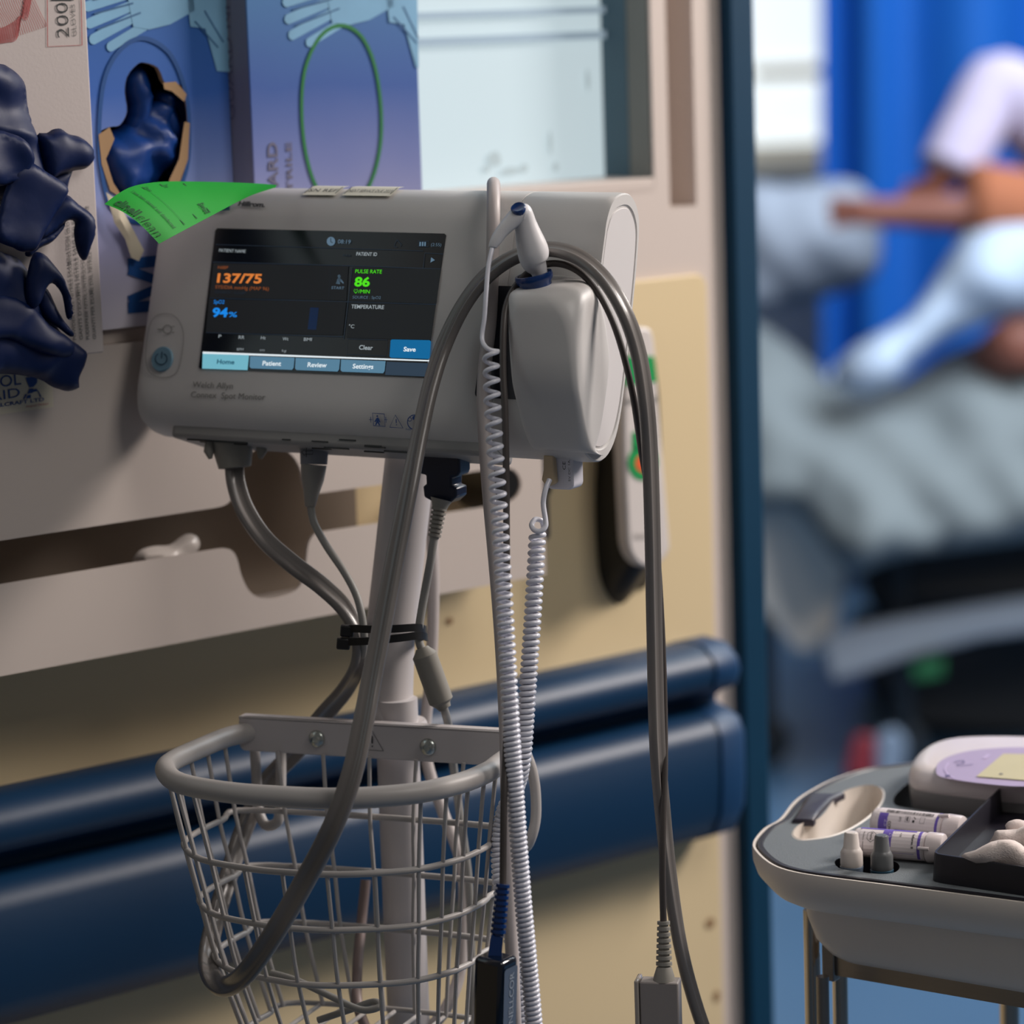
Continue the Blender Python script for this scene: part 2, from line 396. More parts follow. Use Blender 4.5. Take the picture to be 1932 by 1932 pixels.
mb.loft([[WL(x, RN, y) for x, y in hole], [WL(x, RN - 0.002, y) for x, y in hole]], caps=False)
mb.loft([[WL(x, RN, y) for x, y in outer], [WL(x, RN - 0.002, y) for x, y in outer]], caps=False)
mb.build('front_plate', M_rack, T, flat_shade=True)
mb = MB(); mb.box((-1.2, -RN + 0.004, 1.041), (-0.047, 0.0, 1.045)); mb.build('base_plate', M_rack, T)
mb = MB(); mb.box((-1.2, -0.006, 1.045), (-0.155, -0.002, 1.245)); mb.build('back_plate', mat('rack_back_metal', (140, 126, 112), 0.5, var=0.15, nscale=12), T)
mb = MB(); mb.box((-1.2, -RN + 0.004, 1.239), (-0.047, -0.004, 1.242)); mb.build('shelf', M_rack, T)
mb = MB(); mb.box((wp(180, 340, 0.115)[0] + 0.001, -RN + 0.012, 1.2425), (-0.05, -RN + 0.022, 1.254)); mb.build('shelf_lip', M_rack, T, bevel=0.002)
# maker's sticker on the rack
RF = lambda x, y: WL(x, RN + 0.0008, y)
def rp(x, y): return wp(x, y, RN)
mb = MB(); a = rp(-60, 792); b = rp(104, 705)
mb.flat([rp(-90, 795), rp(100, 768), rp(98, 700), rp(-90, 690)], lambda x, y: WL(x, RN + 0.0004, y), 0)
S_ = 1 / 2730.0
mb.text('BRISTOL', rp(-78, 742), rp(39, 725), 21 * S_, RF, 1)
mb.text('MAID', rp(-46, 762), rp(37, 748), 17 * S_, RF, 1)
mb.text('HOSPITAL METALCRAFT LTD', rp(-110, 782), rp(82, 756), 6.5 * S_, RF, 1, bold=0.02)
mb.text('Hospital Division', rp(48, 769), rp(90, 763), 4 * S_, RF, 2, shear=0.3)
for quad in ([(47, 712), (69, 710), (69, 722), (62, 730), (54, 731), (50, 722)], [(54, 733), (62, 733), (61, 741), (50, 743)], [(60, 735), (68, 733), (69, 738), (60, 740)], [(68, 734), (71, 737), (77, 748), (74, 749)], [(46, 744), (50, 743), (45, 753), (42, 753)], [(50, 746), (57, 744), (57, 751), (48, 752)]):
    mb.flat([rp(*q) for q in quad], RF, 1)
mb.build('maker_sticker', [mat('sticker_cream', (205, 196, 176), 0.5), M_inkb, M_inkr], T)
mb = MB(); a = wp(893, 925, 0.045); b = wp(985, 925, 0.045); mb.prism(rrect(a[0], 1.085, b[0] + 0.02, 1.135, 0.02), lambda x, y, q: WL(x, q, y), 0.02, 0.06)
o = mb.build('black_case', M_black, bevel=0.003); o.matrix_world = FWALL; tag(o, 'black rounded case showing through the right end of the rack slot', 'case')
# crumpled tissue caught in the slot
mb = MB(); P = closed_smooth([wp(x, y, 0.05) for x, y in [(252, 1062), (262, 1040), (290, 1030), (320, 1028), (350, 1008), (372, 1012), (376, 1034), (350, 1060), (300, 1070)]], 3)
vs, fs = puff(P, lambda u, v, h: WL(u, 0.05 + h, v), 0.008, 0.004, 0.003, 70, 5); mb.add(vs, fs)
o = mb.build('crumpled_wrapper', mat('clear_wrapper', (205, 196, 190), 0.25)); o.matrix_world = FWALL
tag(o, 'crumpled pale wrapper inside the long slot of the metal rack', 'wrapper')

# ------------------------------------------------------------------ glove boxes
def prints(n): return (lambda x, y: WL(x, n + 0.0006, y)), (lambda x, y: wp(x, y, n))
M_boxw = mat('white_card', (196, 185, 182), 0.5, var=0.03, nscale=8, bump=0.05, bscale=500)
M_kraft = mat('torn_card', (165, 132, 96), 0.8)
M_blueline = mat('print_blue', (10, 74, 140), 0.5)
M_green = mat('print_green', (22, 116, 52), 0.5)
M_pglove = mat('print_pale_glove', (122, 172, 206), 0.5, var=0.25, nscale=25)
M_pglove2 = mat('print_glove_shade', (44, 92, 138), 0.5)
M_nit = mat('navy_nitrile', (0, 24, 70), 0.5, var=0.25, nscale=30, bump=0.10, bscale=90, spec=0.32)
M_nitb = mat('blue_nitrile', (6, 56, 128), 0.42, var=0.2, nscale=30, bump=0.10, bscale=90)
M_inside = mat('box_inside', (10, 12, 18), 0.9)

# box 1: white, nearest
n1_ = 0.115
fx, fp = prints(n1_)
u_r = fp(180, 340)[0]; zb1 = 1.2435
T = thing('glove_box', 'white box of gloves with red netted glove drawing, left of the blue boxes', 'glove box', FWALL, 'glove boxes in the wall rack')
mb = MB(); mb.box((u_r - 0.13, -n1_, zb1), (u_r, -0.02, 1.56)); mb.build('carton', M_boxw, T, bevel=0.0012)
mb = MB()
mb.line([fp(88, -60), fp(89, 88), fp(154, 85), fp(151, -60)], 0.0006, fx, 0)
mb.flat([fp(97, -40), fp(138, -40), fp(138, 1), fp(97, 1)], fx, 3)
mb.text('200', fp(130, 71), fp(127, 5), 26 * S_, fx, 1, bold=-0.012)
mb.text('GLOVES', fp(144, 68), fp(140, 8), 8 * S_, fx, 2)
for i, s in enumerate(['POWDER FREE NITRILE EXAMINATION GLOVES', "GANTS D'EXAMEN NITRILE SANS POUDRE", 'PUDERFREIE NITRIL-UNTERSUCHUNGSHANDSCHUHE', 'GUANTI PER ESAME DAL NITRILE SENZA POLVERE']):
    x = 143 + i * 12.5; mb.text(s, fp(x, 641 - i * 0.5), fp(x - 14, 400 - i * 4), 7.0 * S_, fx, 2, bold=0.01)
mb.build('lettering', [M_inkr, M_ink, M_inkg, M_ink], T)
# netted hand drawing
mb = MB()
for k in range(17):
    t = k / 16
    pts = [(-20, 60 + 24 * t), (10, 50 + 30 * t), (30, 38 + 36 * t), (38, 30 + 10 * t), (50, 36 - 60 * t), (60, -10 - 60 * t)]
    mb.line([fp(*p) for p in smooth(pts, 6)], 0.00035, fx)
for k in range(26):
    t = k / 25; x = -20 + 105 * t
    pts = [(x - 30, -20), (x - 22 + 8 * t, 15), (x - 4, 45 - 10 * t), (x + 4, 84 - 34 * t)]
    if 1: mb.line([fp(min(p[0], 86), p[1]) for p in smooth(pts, 6)], 0.00035, fx)
mb.build('net_drawing', M_inkr, T)

# box 2: blue, torn opening
n2_ = 0.085
fx, fp = prints(n2_)
u0b = fp(150, 300)[0]; u1b = wp(473, 200, 0.107)[0] - 0.001; zb2 = 1.2545
T = thing('glove_box', 'blue printed glove box with torn oval opening between white box and green ring box', 'glove box', FWALL, 'glove boxes in the wall rack')
Gm = ramp_mat('blue_print_card', 2, [(zb2, (220, 214, 222)), (1.285, (210, 204, 220)), (1.32, (168, 168, 206)), (1.37, (122, 142, 200)), (1.42, (50, 98, 180)), (1.50, (30, 92, 160))])
oc = [(258, 122), (272, 118), (298, 128), (312, 158), (340, 160), (356, 200), (358, 250), (352, 300), (340, 338), (318, 356), (262, 372), (232, 374), (207, 350), (190, 300), (184, 255), (205, 240), (226, 236), (240, 210), (236, 175), (240, 145)]
OC = [fp(*p) for p in closed_smooth(oc, 3)]
outer = [(u0b, zb2), (u1b, zb2), (u1b, 1.56), (u0b, 1.56)]
pts = [V(p) for p in outer + OC]; ed = [(i, (i + 1) % 4) for i in range(4)] + [(4 + i, 4 + (i + 1) % len(OC)) for i in range(len(OC))]
r = delaunay_2d_cdt(pts, ed, [], 0, 1e-6)
fs = [f for f in r[2] if not inpoly(sum((r[0][k] for k in f), V((0, 0))) / len(f), OC)]
mb = MB(); mb.add([WL(p.x, n2_, p.y) for p in r[0]], [tuple(f) for f in fs], 0)
a, b, c, d = [(u0b, zb2), (u1b, zb2), (u1b, 1.56), (u0b, 1.56)]
mb.loft([[WL(x, n2_, y) for x, y in outer], [WL(x, 0.01, y) for x, y in outer]], 0, caps=False)
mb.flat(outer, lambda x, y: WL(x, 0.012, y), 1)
mb.build('carton', [Gm, M_inside], T, flat_shade=True)
mb = MB()
mb.loft([[WL(x, n2_ + 0.0003, y) for x, y in OC], [WL(x, n2_ - 0.004, y) for x, y in OC]], caps=False)
fn2 = lambda x, y: WL(x, n2_ + 0.0012, y)
for P in ([(184, 254), (205, 240), (214, 262), (198, 300), (212, 345), (232, 376), (206, 360), (190, 310)], [(306, 156), (330, 154), (350, 178), (346, 192), (322, 172), (308, 168)], [(346, 230), (356, 232), (353, 300), (338, 342), (312, 366), (318, 338), (336, 300)]):
    mb.flat([fp(*q) for q in P], fn2)
mb.build('torn_edge', M_kraft, T, flat_shade=True)
mb = MB()
fl = [(190, 362), (212, 378), (240, 430), (262, 472), (252, 492), (238, 486), (226, 450), (206, 420)]
vs, fs = puff([fp(*p) for p in fl], lambda u, v, h: WL(u, n2_ + 0.006 + h, v), 0.0015, 0.005, 0.001, 60, 2); mb.add(vs, fs)
mb.build('torn_flap', mat('flap_card', (205, 194, 172), 0.8), T)
mb = MB()
def glove_print(mb, fp_, fx, ox, oy, mi=0, mi2=1, xm=9999):
    fp = lambda x, y: fp_(min(x, xm + y * 0.02), y)
    for (x0, y0, x1, y1, w_) in ((100, -40, -8, -12, 17), (100, -18, -6, 12, 16), (110, 2, -2, 44, 16), (120, 18, 6, 74, 16), (140, 34, 42, 88, 15)):
        mb.line([fp(ox + x0 * .9, oy + y0), fp(ox + x1 * .9, oy + y1)], w_ * 1.15 * S_, fx, mi)
        c = fp(ox + x1 * .9, oy + y1); mb.flat([(c[0] + w_ * .575 * S_ * math.cos(k * PI / 8), c[1] + w_ * .575 * S_ * math.sin(k * PI / 8)) for k in range(16)], (lambda x, y: fx(x, y) - V((0, 0.0001, 0))), mi)
    f3 = lambda x, y: fx(x, y) - V((0, 0.0002, 0))
    f4 = lambda x, y: fx(x, y) - V((0, 0.0004, 0))
    mb.flat([fp(ox + p[0], oy + p[1]) for p in ((60, -60), (190, -60), (196, 20), (150, 46), (110, 56), (80, 50))], f3, mi)
    mb.flat([fp(ox + p[0], oy + p[1]) for p in ((176, -60), (270, -60), (270, 120), (262, 136), (238, 134), (226, 90), (216, 54), (188, 50))], f3, mi)
    for p0, p1 in (((4, 0), (64, -16)), ((6, 26), (80, 6)), ((12, 56), (94, 24)), ((196, 40), (240, 90)), ((214, 20), (250, 80))):
        mb.line([fp(ox + p0[0], oy + p0[1]), fp(ox + p1[0], oy + p1[1])], 3 * S_, f4, mi2)
glove_print(mb, fp, fx, 170, 0)
mb.build('glove_picture', [M_pglove, M_pglove2], T, flat_shade=True)
mb = MB(); e = [fp(*p) for p in closed_smooth([(186, 240), (196, 150), (225, 95), (268, 72), (318, 100), (348, 170), (356, 250), (348, 330), (310, 400), (260, 420), (210, 390), (190, 320)], 6)]
mb.line(e, 8 * S_, lambda x, y: WL(x, n2_ + 0.0009, y), 0, closed=True)
for k_, (p0, p1) in enumerate((((240, 498), (335, 488)), ((240, 581), (335, 573)), ((241, 509), (318, 538)), ((241, 567), (318, 534)))):
    mb.line([fp(*p0), fp(*p1)], (20 if k_ < 2 else 17) * S_, (lambda x, y, k_=k_: WL(x, n2_ + 0.0009 + k_ * 0.0001, y)), 0)
mb.build('print_marks', M_blueline, T, flat_shade=True)

# box 3: green ring, stands further out
n3_ = 0.107
fx, fp = prints(n3_)
u0c = fp(473, 200)[0]; u1c = fp(797, 350)[0]; zb3 = 1.2545
T = thing('glove_box', 'blue printed glove box with green oval outline, behind the monitor top', 'glove box', FWALL, 'glove boxes in the wall rack')
Gm3 = ramp_mat('blue_violet_print_card', 2, [(zb3, (190, 186, 204)), (1.32, (160, 158, 190)), (1.37, (116, 126, 178)), (1.42, (60, 94, 164)), (1.50, (66, 122, 172))])
M_gside = ramp_mat('grey_side_card', 2, [(zb3, (160, 156, 164)), (1.36, (120, 120, 138)), (1.50, (128, 128, 142))])
mb = MB(); mb.box((u0c, -n3_, zb3), (u1c, -0.02, 1.56), 0)
mb.flat([(0.03, zb3 + .001), (n3_, zb3 + .001), (n3_, 1.559), (0.03, 1.559)], lambda n, z: WL(u0c - 0.0005, n, z), 1)
mb.build('carton', [Gm3, M_gside], T, bevel=0.0008)
mb = MB(); glove_print(mb, fp, fx, 545, -8, xm=786); mb.build('glove_picture', [M_pglove, M_pglove2], T, flat_shade=True)
mb = MB(); e = [fp(*p) for p in closed_smooth([(568, 200), (576, 125), (604, 68), (642, 48), (680, 68), (706, 125), (718, 210), (714, 290), (690, 360), (645, 395), (600, 360), (576, 290)], 6)]
mb.line(e, 7 * S_, lambda x, y: WL(x, n3_ + 0.0009, y), 0, closed=True); mb.build('print_ring', M_green, T, flat_shade=True)
mb = MB(); mb.text('GUARD', fp(526, 410), fp(522, 268), 23 * S_, fx, 0, bold=0.02); mb.text('NITRILE', fp(553, 400), fp(549, 268), 13 * S_, fx, 0, bold=0.02)
mb.text('GUARD NITRILE', (0.086, 1.385), (0.086, 1.50), 0.009, lambda n, z: WL(u0c - 0.0009, n + 0.004, z), 0, bold=0.01)
mb.build('lettering', mat('grey_violet_ink', (100, 98, 120), 0.6, var=0), T, flat_shade=True)

# glove showing through the torn opening
fn = lambda u, v, h: WL(u, 0.066 + h, v)
fp = lambda x, y: wp(x, y, 0.075)
mb = MB()
for P, th, sd in (([(252, 118), (278, 120), (296, 150), (300, 190), (290, 230), (262, 262), (244, 250), (250, 200), (240, 160)], 0.012, 1), ([(240, 240), (290, 190), (330, 190), (345, 240), (338, 300), (310, 346), (262, 366), (225, 380), (198, 340), (186, 280), (200, 255)], 0.020, 3), ([(300, 180), (330, 170), (350, 210), (350, 290), (330, 330), (318, 280)], 0.01, 7)):
    vs, fs = puff([fp(*q) for q in closed_smooth(P, 3)], fn, th, 0.0045, 0.0045, 55, sd, ridge=0.9); mb.add(vs, fs)
o = mb.build('nitrile_glove', M_nitb, angle=180); o.matrix_world = FWALL
tag(o, 'blue nitrile glove bulging from the torn oval box opening', 'glove', 'gloves spilling from the boxes')

# dark gloves hanging out of the white box
fp = lambda x, y: wp(x, y, 0.124)
def sheet(name, P, off, th, sd, T, wr=0.0022, rd=1.9, ws=30, m_=None):
    mb = MB(); vs, fs = puff([fp(*q) for q in closed_smooth(P, 3)], lambda u, v, h: WL(u, 0.118 + off + h, v), th, 0.0026, wr, ws, sd, back=0.8, ridge=rd); mb.add(vs, fs)
    return mb.build(name, m_ or M_nit, T, angle=180)
G_ = 'gloves spilling from the boxes'
T = thing('nitrile_glove', 'dark blue nitrile glove with fingers dangling on the white box front', 'glove', FWALL, G_)
sheet('palm', [(-50, 122), (8, 120), (27, 127), (46, 142), (58, 162), (62, 200), (72, 246), (84, 300), (90, 350), (60, 372), (0, 380), (-50, 380)], 0.0, 0.012, 2, T, 0.004, 1.3)
sheet('finger', [(70, 255), (88, 251), (100, 244), (115, 243), (130, 253), (150, 258), (168, 271), (177, 289), (174, 306), (161, 318), (140, 322), (118, 328), (98, 338), (84, 342), (76, 300)], 0.006, 0.008, 5, T, 0.0016, 0.2)
sheet('finger', [(84, 345), (100, 333), (145, 318), (141, 340), (131, 380), (118, 392), (100, 380)], 0.0, 0.004, 9, T, 0.001, 2.0)
sheet('palm_fold', [(0, 330), (34, 306), (70, 325), (108, 352), (101, 378), (80, 410), (60, 448), (48, 470), (25, 474), (5, 466), (-30, 440)], 0.018, 0.005, 11, T, 0.0026, 1.1)
sheet('palm_fold', [(-50, 250), (0, 252), (30, 270), (42, 300), (30, 330), (0, 345), (-50, 345)], 0.020, 0.006, 14, T, 0.0026, 0.6)
sheet('finger', [(84, 386), (110, 366), (135, 385), (158, 402), (166, 420), (165, 440), (158, 465), (150, 488), (140, 488), (131, 470), (126, 440), (127, 418), (114, 416), (95, 432), (72, 447), (58, 452), (68, 418)], 0.014, 0.006, 17, T, 0.0016, 0.7)
sheet('finger', [(40, 478), (58, 452), (90, 436), (116, 415), (112, 432), (92, 456), (68, 468), (52, 484)], 0.010, 0.005, 19, T, 0.0018, 0.6)
T = thing('nitrile_glove', 'dark blue nitrile glove hanging lowest, its cuff over the rack sticker', 'glove', FWALL, G_)
sheet('cuff', [(-50, 470), (15, 478), (45, 492), (62, 522), (68, 548), (85, 572), (104, 598), (122, 630), (150, 648), (163, 662), (161, 690), (151, 715), (154, 732), (136, 739), (118, 735), (104, 730), (80, 716), (40, 708), (0, 706), (-50, 706)], 0.002, 0.011, 21, T, 0.0034, 2.5)
sheet('cuff_fold', [(-50, 560), (10, 556), (50, 575), (84, 612), (124, 640), (128, 668), (100, 676), (50, 660), (0, 640), (-50, 640)], 0.012, 0.006, 25, T, 0.003, 2.4)
sheet('finger', [(46, 478), (66, 478), (85, 498), (100, 518), (112, 545), (119, 572), (119, 600), (109, 598), (104, 572), (98, 550), (82, 533), (70, 545), (60, 570), (44, 582), (32, 562), (34, 520)], 0.016, 0.006, 27, T, 0.0016, 1.6)
sheet('finger', [(66, 548), (80, 545), (98, 582), (112, 606), (130, 628), (122, 634), (98, 616), (76, 600), (64, 575)], 0.012, 0.004, 29, T, 0.001, 1.2)

# ------------------------------------------------------------------ wall dispenser right of the monitor
T = thing('wall_dispenser', 'white rounded wall dispenser with black side and green and orange marks', 'dispenser', FWALL)
fp = lambda x, y: wp(x, y, 0.055)
out = [fp(*p) for p in closed_smooth([(1186, 640), (1200, 622), (1218, 618), (1234, 640), (1244, 780), (1262, 1000), (1262, 1040), (1240, 1066), (1212, 1068), (1190, 1040), (1184, 980), (1178, 800)], 4)]
mb = MB(); mb.prism(out, lambda x, y, q: WL(x, q, y), 0.042, 0.055); mb.build('cover', mat('dispenser_white', (214, 206, 202), 0.4), T, bevel=0.003)
ra = closed_smooth([wp(*p, 0.0) for p in [(1160, 690), (1120, 870), (1120, 1050), (1136, 1122), (1165, 1148), (1196, 1118), (1224, 1075), (1226, 690)]], 4)
rb = closed_smooth([wp(*p, 0.042) for p in [(1184, 680), (1180, 870), (1184, 1000), (1196, 1052), (1218, 1062), (1240, 1050), (1252, 1000), (1236, 680)]], 4)
mb = MB(); rg = [[WL(x, 0.0, z) for x, z in ra], [WL(x, 0.042, z) for x, z in rb]]
mb.loft(rg); mb.build('body', M_black, T)
mb = MB(); f5 = lambda x, y: WL(x, 0.0558, y)
mb.flat([fp(1180, 672), (fp(1233, 668)[0], fp(1233, 672)[1]), fp(1238, 720), fp(1180, 728)], f5, 0)
mb.flat([fp(*p) for p in ellipse(1212, 872, 28, 34, 24)], f5, 0); mb.flat([fp(*p) for p in ((1192, 815), (1214, 812), (1222, 850), (1192, 850))], f5, 0)
mb.flat([fp(*p) for p in ellipse(1212, 874, 15, 17, 20)], lambda x, y: WL(x, 0.0562, y), 1)
mb.flat([fp(*p) for p in ((1182, 752), (1238, 748), (1238, 758), (1182, 762))], f5, 2)
mb.text('hand', fp(1196, 1018), fp(1230, 1014), 0.006, f5, 2)
mb.build('marks', [mat('label_green', (16, 150, 78), 0.5), mat('label_orange', (232, 98, 52), 0.5), mat('label_grey', (150, 146, 142), 0.5)], T, flat_shade=True)
# dark pen-like item clipped beside the rack
T = thing('clip_holder', 'dark narrow holder hanging on the wall right of the metal rack', 'holder', FWALL)
a = wp(1006, 870, 0.05); b = wp(1040, 1018, 0.05)
mb = MB(); mb.prism(rrect(a[0], b[1], b[0], a[1] + 0.03, 0.004), lambda x, y, q: WL(x, q, y), 0.0, 0.05); mb.build('body', mat('dark_violet_plastic', (34, 32, 40), 0.4), T, bevel=0.002)
mb = MB(); mb.box((a[0] - .002, -0.056, b[1] + .055), (a[0] + 0.012, -0.048, a[1])); mb.build('clip', mat('dusky_grip', (74, 62, 70), 0.5), T, bevel=0.002)

# ------------------------------------------------------------------ vital signs monitor
def monitor_frame():
    yaw, tilt, roll = math.radians(29.1), math.radians(17.8), -0.0132
    X = V((math.cos(yaw), -math.sin(yaw), 0)); Nf = V((-math.sin(yaw), -math.cos(yaw), 0))
    Z = V((0, 0, 1)) * math.cos(tilt) - Nf * math.sin(tilt)
    X2 = X * math.cos(roll) + Z * math.sin(roll); Z2 = Z * math.cos(roll) - X * math.sin(roll)
    return frame(X2, Z2.cross(X2), Z2, pt(602.2, 569.5, 2.0))
FM = monitor_frame(); FMi = FM.inverted(); MY = FM.to_3x3() @ V((0, 1, 0)); MO = FM.translation
def mp(x, y, off=0.0):
    p = FMi @ onplane(x, y, MO + MY * off, MY); return (p.x, p.z)
def ML(x, y): return V((x, -0.0008, y))
T = thing('vital_signs_monitor', 'grey white vital signs monitor with lit touch screen on the pole', 'monitor', FM)
cap = [(0.0251, 0.0788), (0.0140, 0.0755), (0.0050, 0.0690), (0.0005, 0.058), (0.0, 0.045), (0.0, 0.02), (0.0, -0.02), (0.0, -0.05), (0.0, -0.066), (0.003, -0.077), (0.0095, -0.084), (0.020, -0.0875), (0.031, -0.087), (0.041, -0.081), (0.048, -0.069), (0.051, -0.05), (0.0505, -0.02), (0.049, 0.01), (0.047, 0.04), (0.0445, 0.06), (0.041, 0.0698), (0.034, 0.0765)]
capS = cap[:1] and closed_smooth(cap, 3)
mb = MB(); cy = 0.025; cz = -0.004
mb.loft([[V((x, cy + (y - cy) * k, cz + (z - cz) * k)) for y, z in capS] for x, k in ((-0.1315, 0.86), (-0.1312, 0.90), (-0.130, 0.94), (-0.126, 0.975), (-0.120, 0.994), (-0.112, 1.0), (0.1335, 1.0))])
mb.build('main_housing', M_shell, T, angle=30)
mb = MB()
mb.loft([[V((x, cy + (y - cy) * k, cz + (z - cz) * k)) for y, z in capS] for x, k in ((0.1337, 0.994), (0.1345, 1.0), (0.190, 1.0), (0.1945, 0.995), (0.1955, 0.985), (0.1955, 0.91), (0.1945, 0.90))])
MOD = mb.build('thermometer_module', M_shell, T, angle=30)
mb = MB(); mb.loft([[V((x, cy + (y - cy) * k * 0.97, cz + (z - cz) * k)) for y, z in capS] for x, k in ((0.190, 0.885), (0.1948, 0.885), (0.1952, 0.88))])
mb.build('end_panel', M_cap, MOD, angle=30)
# screen
M_scr = mat('screen_glass', (12, 14, 16), 0.16, em=0.010, emc=(70, 90, 110), var=0, spec=0.5)
mb = MB(); mb.prism([mp(*p) for p in ((411, 431), (839, 441), (842, 444), (841, 450), (803, 709), (800, 713), (379, 696), (376, 693), (377, 686), (407, 435))], lambda x, y, q: V((x, q, y)), 0.001, -0.0005); SCR = mb.build('screen', M_scr, T)
def glow(name, c, s=0.8): return mat(name, (5, 5, 5), 0.5, em=s, emc=c, var=0)
UI = [glow('ui_text_white', (200, 212, 218), .55), glow('ui_orange', (235, 135, 60), .8), glow('ui_green', (80, 232, 20), .9), glow('ui_blue', (20, 140, 240), .9), glow('ui_line', (36, 50, 66), .55), glow('ui_tab', (96, 142, 170), .75), glow('ui_tab_home', (120, 190, 208), .85), glow('ui_save', (0, 112, 170), .75), glow('ui_teal_text', (10, 92, 118), .6), glow('ui_dim', (112, 142, 166), .6), glow('ui_bar', (56, 76, 96), .6), glow('ui_navy', (22, 52, 100), .6), glow('ui_dim_orange', (170, 92, 44), .6), glow('ui_white', (235, 245, 250), .9), glow('ui_panel', (30, 33, 36), .5)]
M2 = lambda x, y: V((x, -0.0010, y)); M3 = lambda x, y: V((x, -0.0013, y))
px = 1 / 2960.0
mb = MB()
def q(mb, pts, mi, fn=M2): mb.flat([mp(*p) for p in pts], fn, mi)
def ln(mb, pts, wd, mi, fn=M2, closed=False): mb.line([mp(*p) for p in pts], wd * px, fn, mi, closed)
def tx(mb, s, x0, y0, x1, y1, h, mi, bold=0.0, fn=M3): mb.text(s, mp(x0, y0), mp(x1, y1), h * px, fn, mi, bold)
q(mb, [(404, 497), (659, 503), (655, 568), (397, 562)], 14); q(mb, [(668, 505), (833, 508), (825, 574), (660, 568)], 14)
q(mb, [(396, 565), (655, 570), (648, 633), (390, 628)], 14); q(mb, [(660, 572), (824, 576), (814, 642), (655, 638)], 14)
ln(mb, [(402, 495), (660, 502), (833, 508)], 1.4, 4); ln(mb, [(396, 563), (656, 570), (824, 575)], 1.4, 4); ln(mb, [(390, 628), (648, 636)], 1.4, 4)
ln(mb, [(666, 505), (650, 640)], 1.4, 4); ln(mb, [(626, 505), (621, 562)], 1.2, 4); ln(mb, [(800, 506), (803, 478), (838, 480)], 1.2, 4); ln(mb, [(408, 462), (800, 474)], 1.0, 4)
tx(mb, '08:19', 639, 460, 663, 461, 8, 9, 0.0)
mb.flat([mp(*p) for p in ellipse(626, 456, 8, 8.5, 20)], M2, 9); ln(mb, [(626, 450), (626, 457), (630, 459)], 1.4, 14, M3)
tx(mb, 'PATIENT NAME', 415, 476, 465, 478, 6.5, 0, 0.0); tx(mb, 'Adult', 648, 484, 663, 485, 5, 4); tx(mb, 'PATIENT ID', 674, 483, 713, 484, 7, 0, 0.01)
q(mb, [(815, 486), (822, 491.5), (813.5, 496)], 9)
for k in range(3): q(mb, [(793 + 4.6 * k, 457), (796 + 4.6 * k, 457.2), (795.6 + 4.6 * k, 465), (792.6 + 4.6 * k, 464.8)], 9)
ln(mb, [(791, 455.5), (810, 456), (810, 466), (790.5, 465.5)], 1.0, 4, M2, True); tx(mb, '(2:55)', 815, 465, 834, 465.5, 6, 9, -0.01)
ln(mb, [(751, 453), (747, 459), (745, 466), (751, 467)], 1.2, 4); ln(mb, [(751, 453), (755, 458), (759, 462), (757, 466)], 1.2, 4)
tx(mb, 'NIBP', 413, 508, 432, 508.5, 6, 12); tx(mb, '137/75', 411, 533.5, 495, 535, 18, 1, 0.03)
tx(mb, 'SYS/DIA mmHg (MAP 96)', 408, 545, 509, 549, 7, 12); tx(mb, 'SOURCE : SureBP', 407, 554, 466, 556, 5, 4)
tx(mb, 'START', 627, 546, 651, 547, 5.5, 9)
q(mb, [(635, 536), (638, 527), (641, 524), (646, 528), (650, 534), (649, 536), (643, 531), (643, 537)], 9); mb.flat([mp(*p) for p in ellipse(641.5, 522, 3, 3.2, 12)], M2, 9)
tx(mb, 'PULSE RATE', 672, 516, 722, 517, 7.5, 2); tx(mb, '86', 670, 540.5, 699, 541, 17.5, 2, 0.035); tx(mb, '/MIN', 678, 554, 699, 554.5, 7.5, 2)
ln(mb, [(672.5, 554), (669, 549), (670.5, 546), (672.8, 548.5), (675.5, 546), (677, 549), (672.5, 554)], 1.3, 2)
tx(mb, 'SOURCE : SpO2', 667, 564, 720, 565, 5.5, 9, -0.01)
tx(mb, 'SpO2', 405, 573.5, 425, 574, 7.5, 3); tx(mb, '94', 402, 598, 431, 598.5, 17.5, 3, 0.035); tx(mb, '%', 433, 598.5, 449, 599, 10, 3, 0.01)
q(mb, [(587, 581), (603, 581.5), (598, 623), (582, 622)], 11)
for k in range(9): ln(mb, [(586 - .5 * k, 585 + 4.4 * k), (602.5 - .5 * k, 585.5 + 4.4 * k)], 1.0, 4, M3)
tx(mb, 'TEMPERATURE', 664.5, 582.5, 726, 584, 7.5, 0, 0.01); tx(mb, '\u00b0C', 659.5, 619.5, 670, 620, 7, 0)
for s, x, y in (('P', 414, 638), ('RR', 452, 640), ('Ht', 494, 641), ('Wt', 535, 643), ('BMI', 575, 644)): tx(mb, s, x, y, x + (5, 11, 9, 11, 15)[['P', 'RR', 'Ht', 'Wt', 'BMI'].index(s)], y + .3, 6.5, 0)
for s, x, y, w_ in (('BPM', 449, 662, 12), ('cm', 492, 663, 9), ('kg', 534, 664.5, 8)): tx(mb, s, x, y, x + w_, y + .3, 5, 0, -0.01)
ln(mb, [(657, 640), (732, 642), (729, 672), (655, 669)], 1.0, 4, M2, True); tx(mb, 'Clear', 679, 660, 705, 661, 8.5, 0, 0.02)
q(mb, [(741, 641), (812, 642.5), (814.5, 645), (812, 676), (809, 678), (739, 675.5), (736.5, 673), (738.5, 643)], 7); tx(mb, 'Save', 763, 663.5, 786, 664, 8.5, 13, 0.025)
q(mb, [(384, 664), (812, 680), (811.5, 682.5), (384, 668)], 13)
q(mb, [(384, 667), (471.5, 670), (468.5, 699), (383, 696)], 6); tx(mb, 'Home', 411, 687, 444, 688, 9, 8, 0.025)
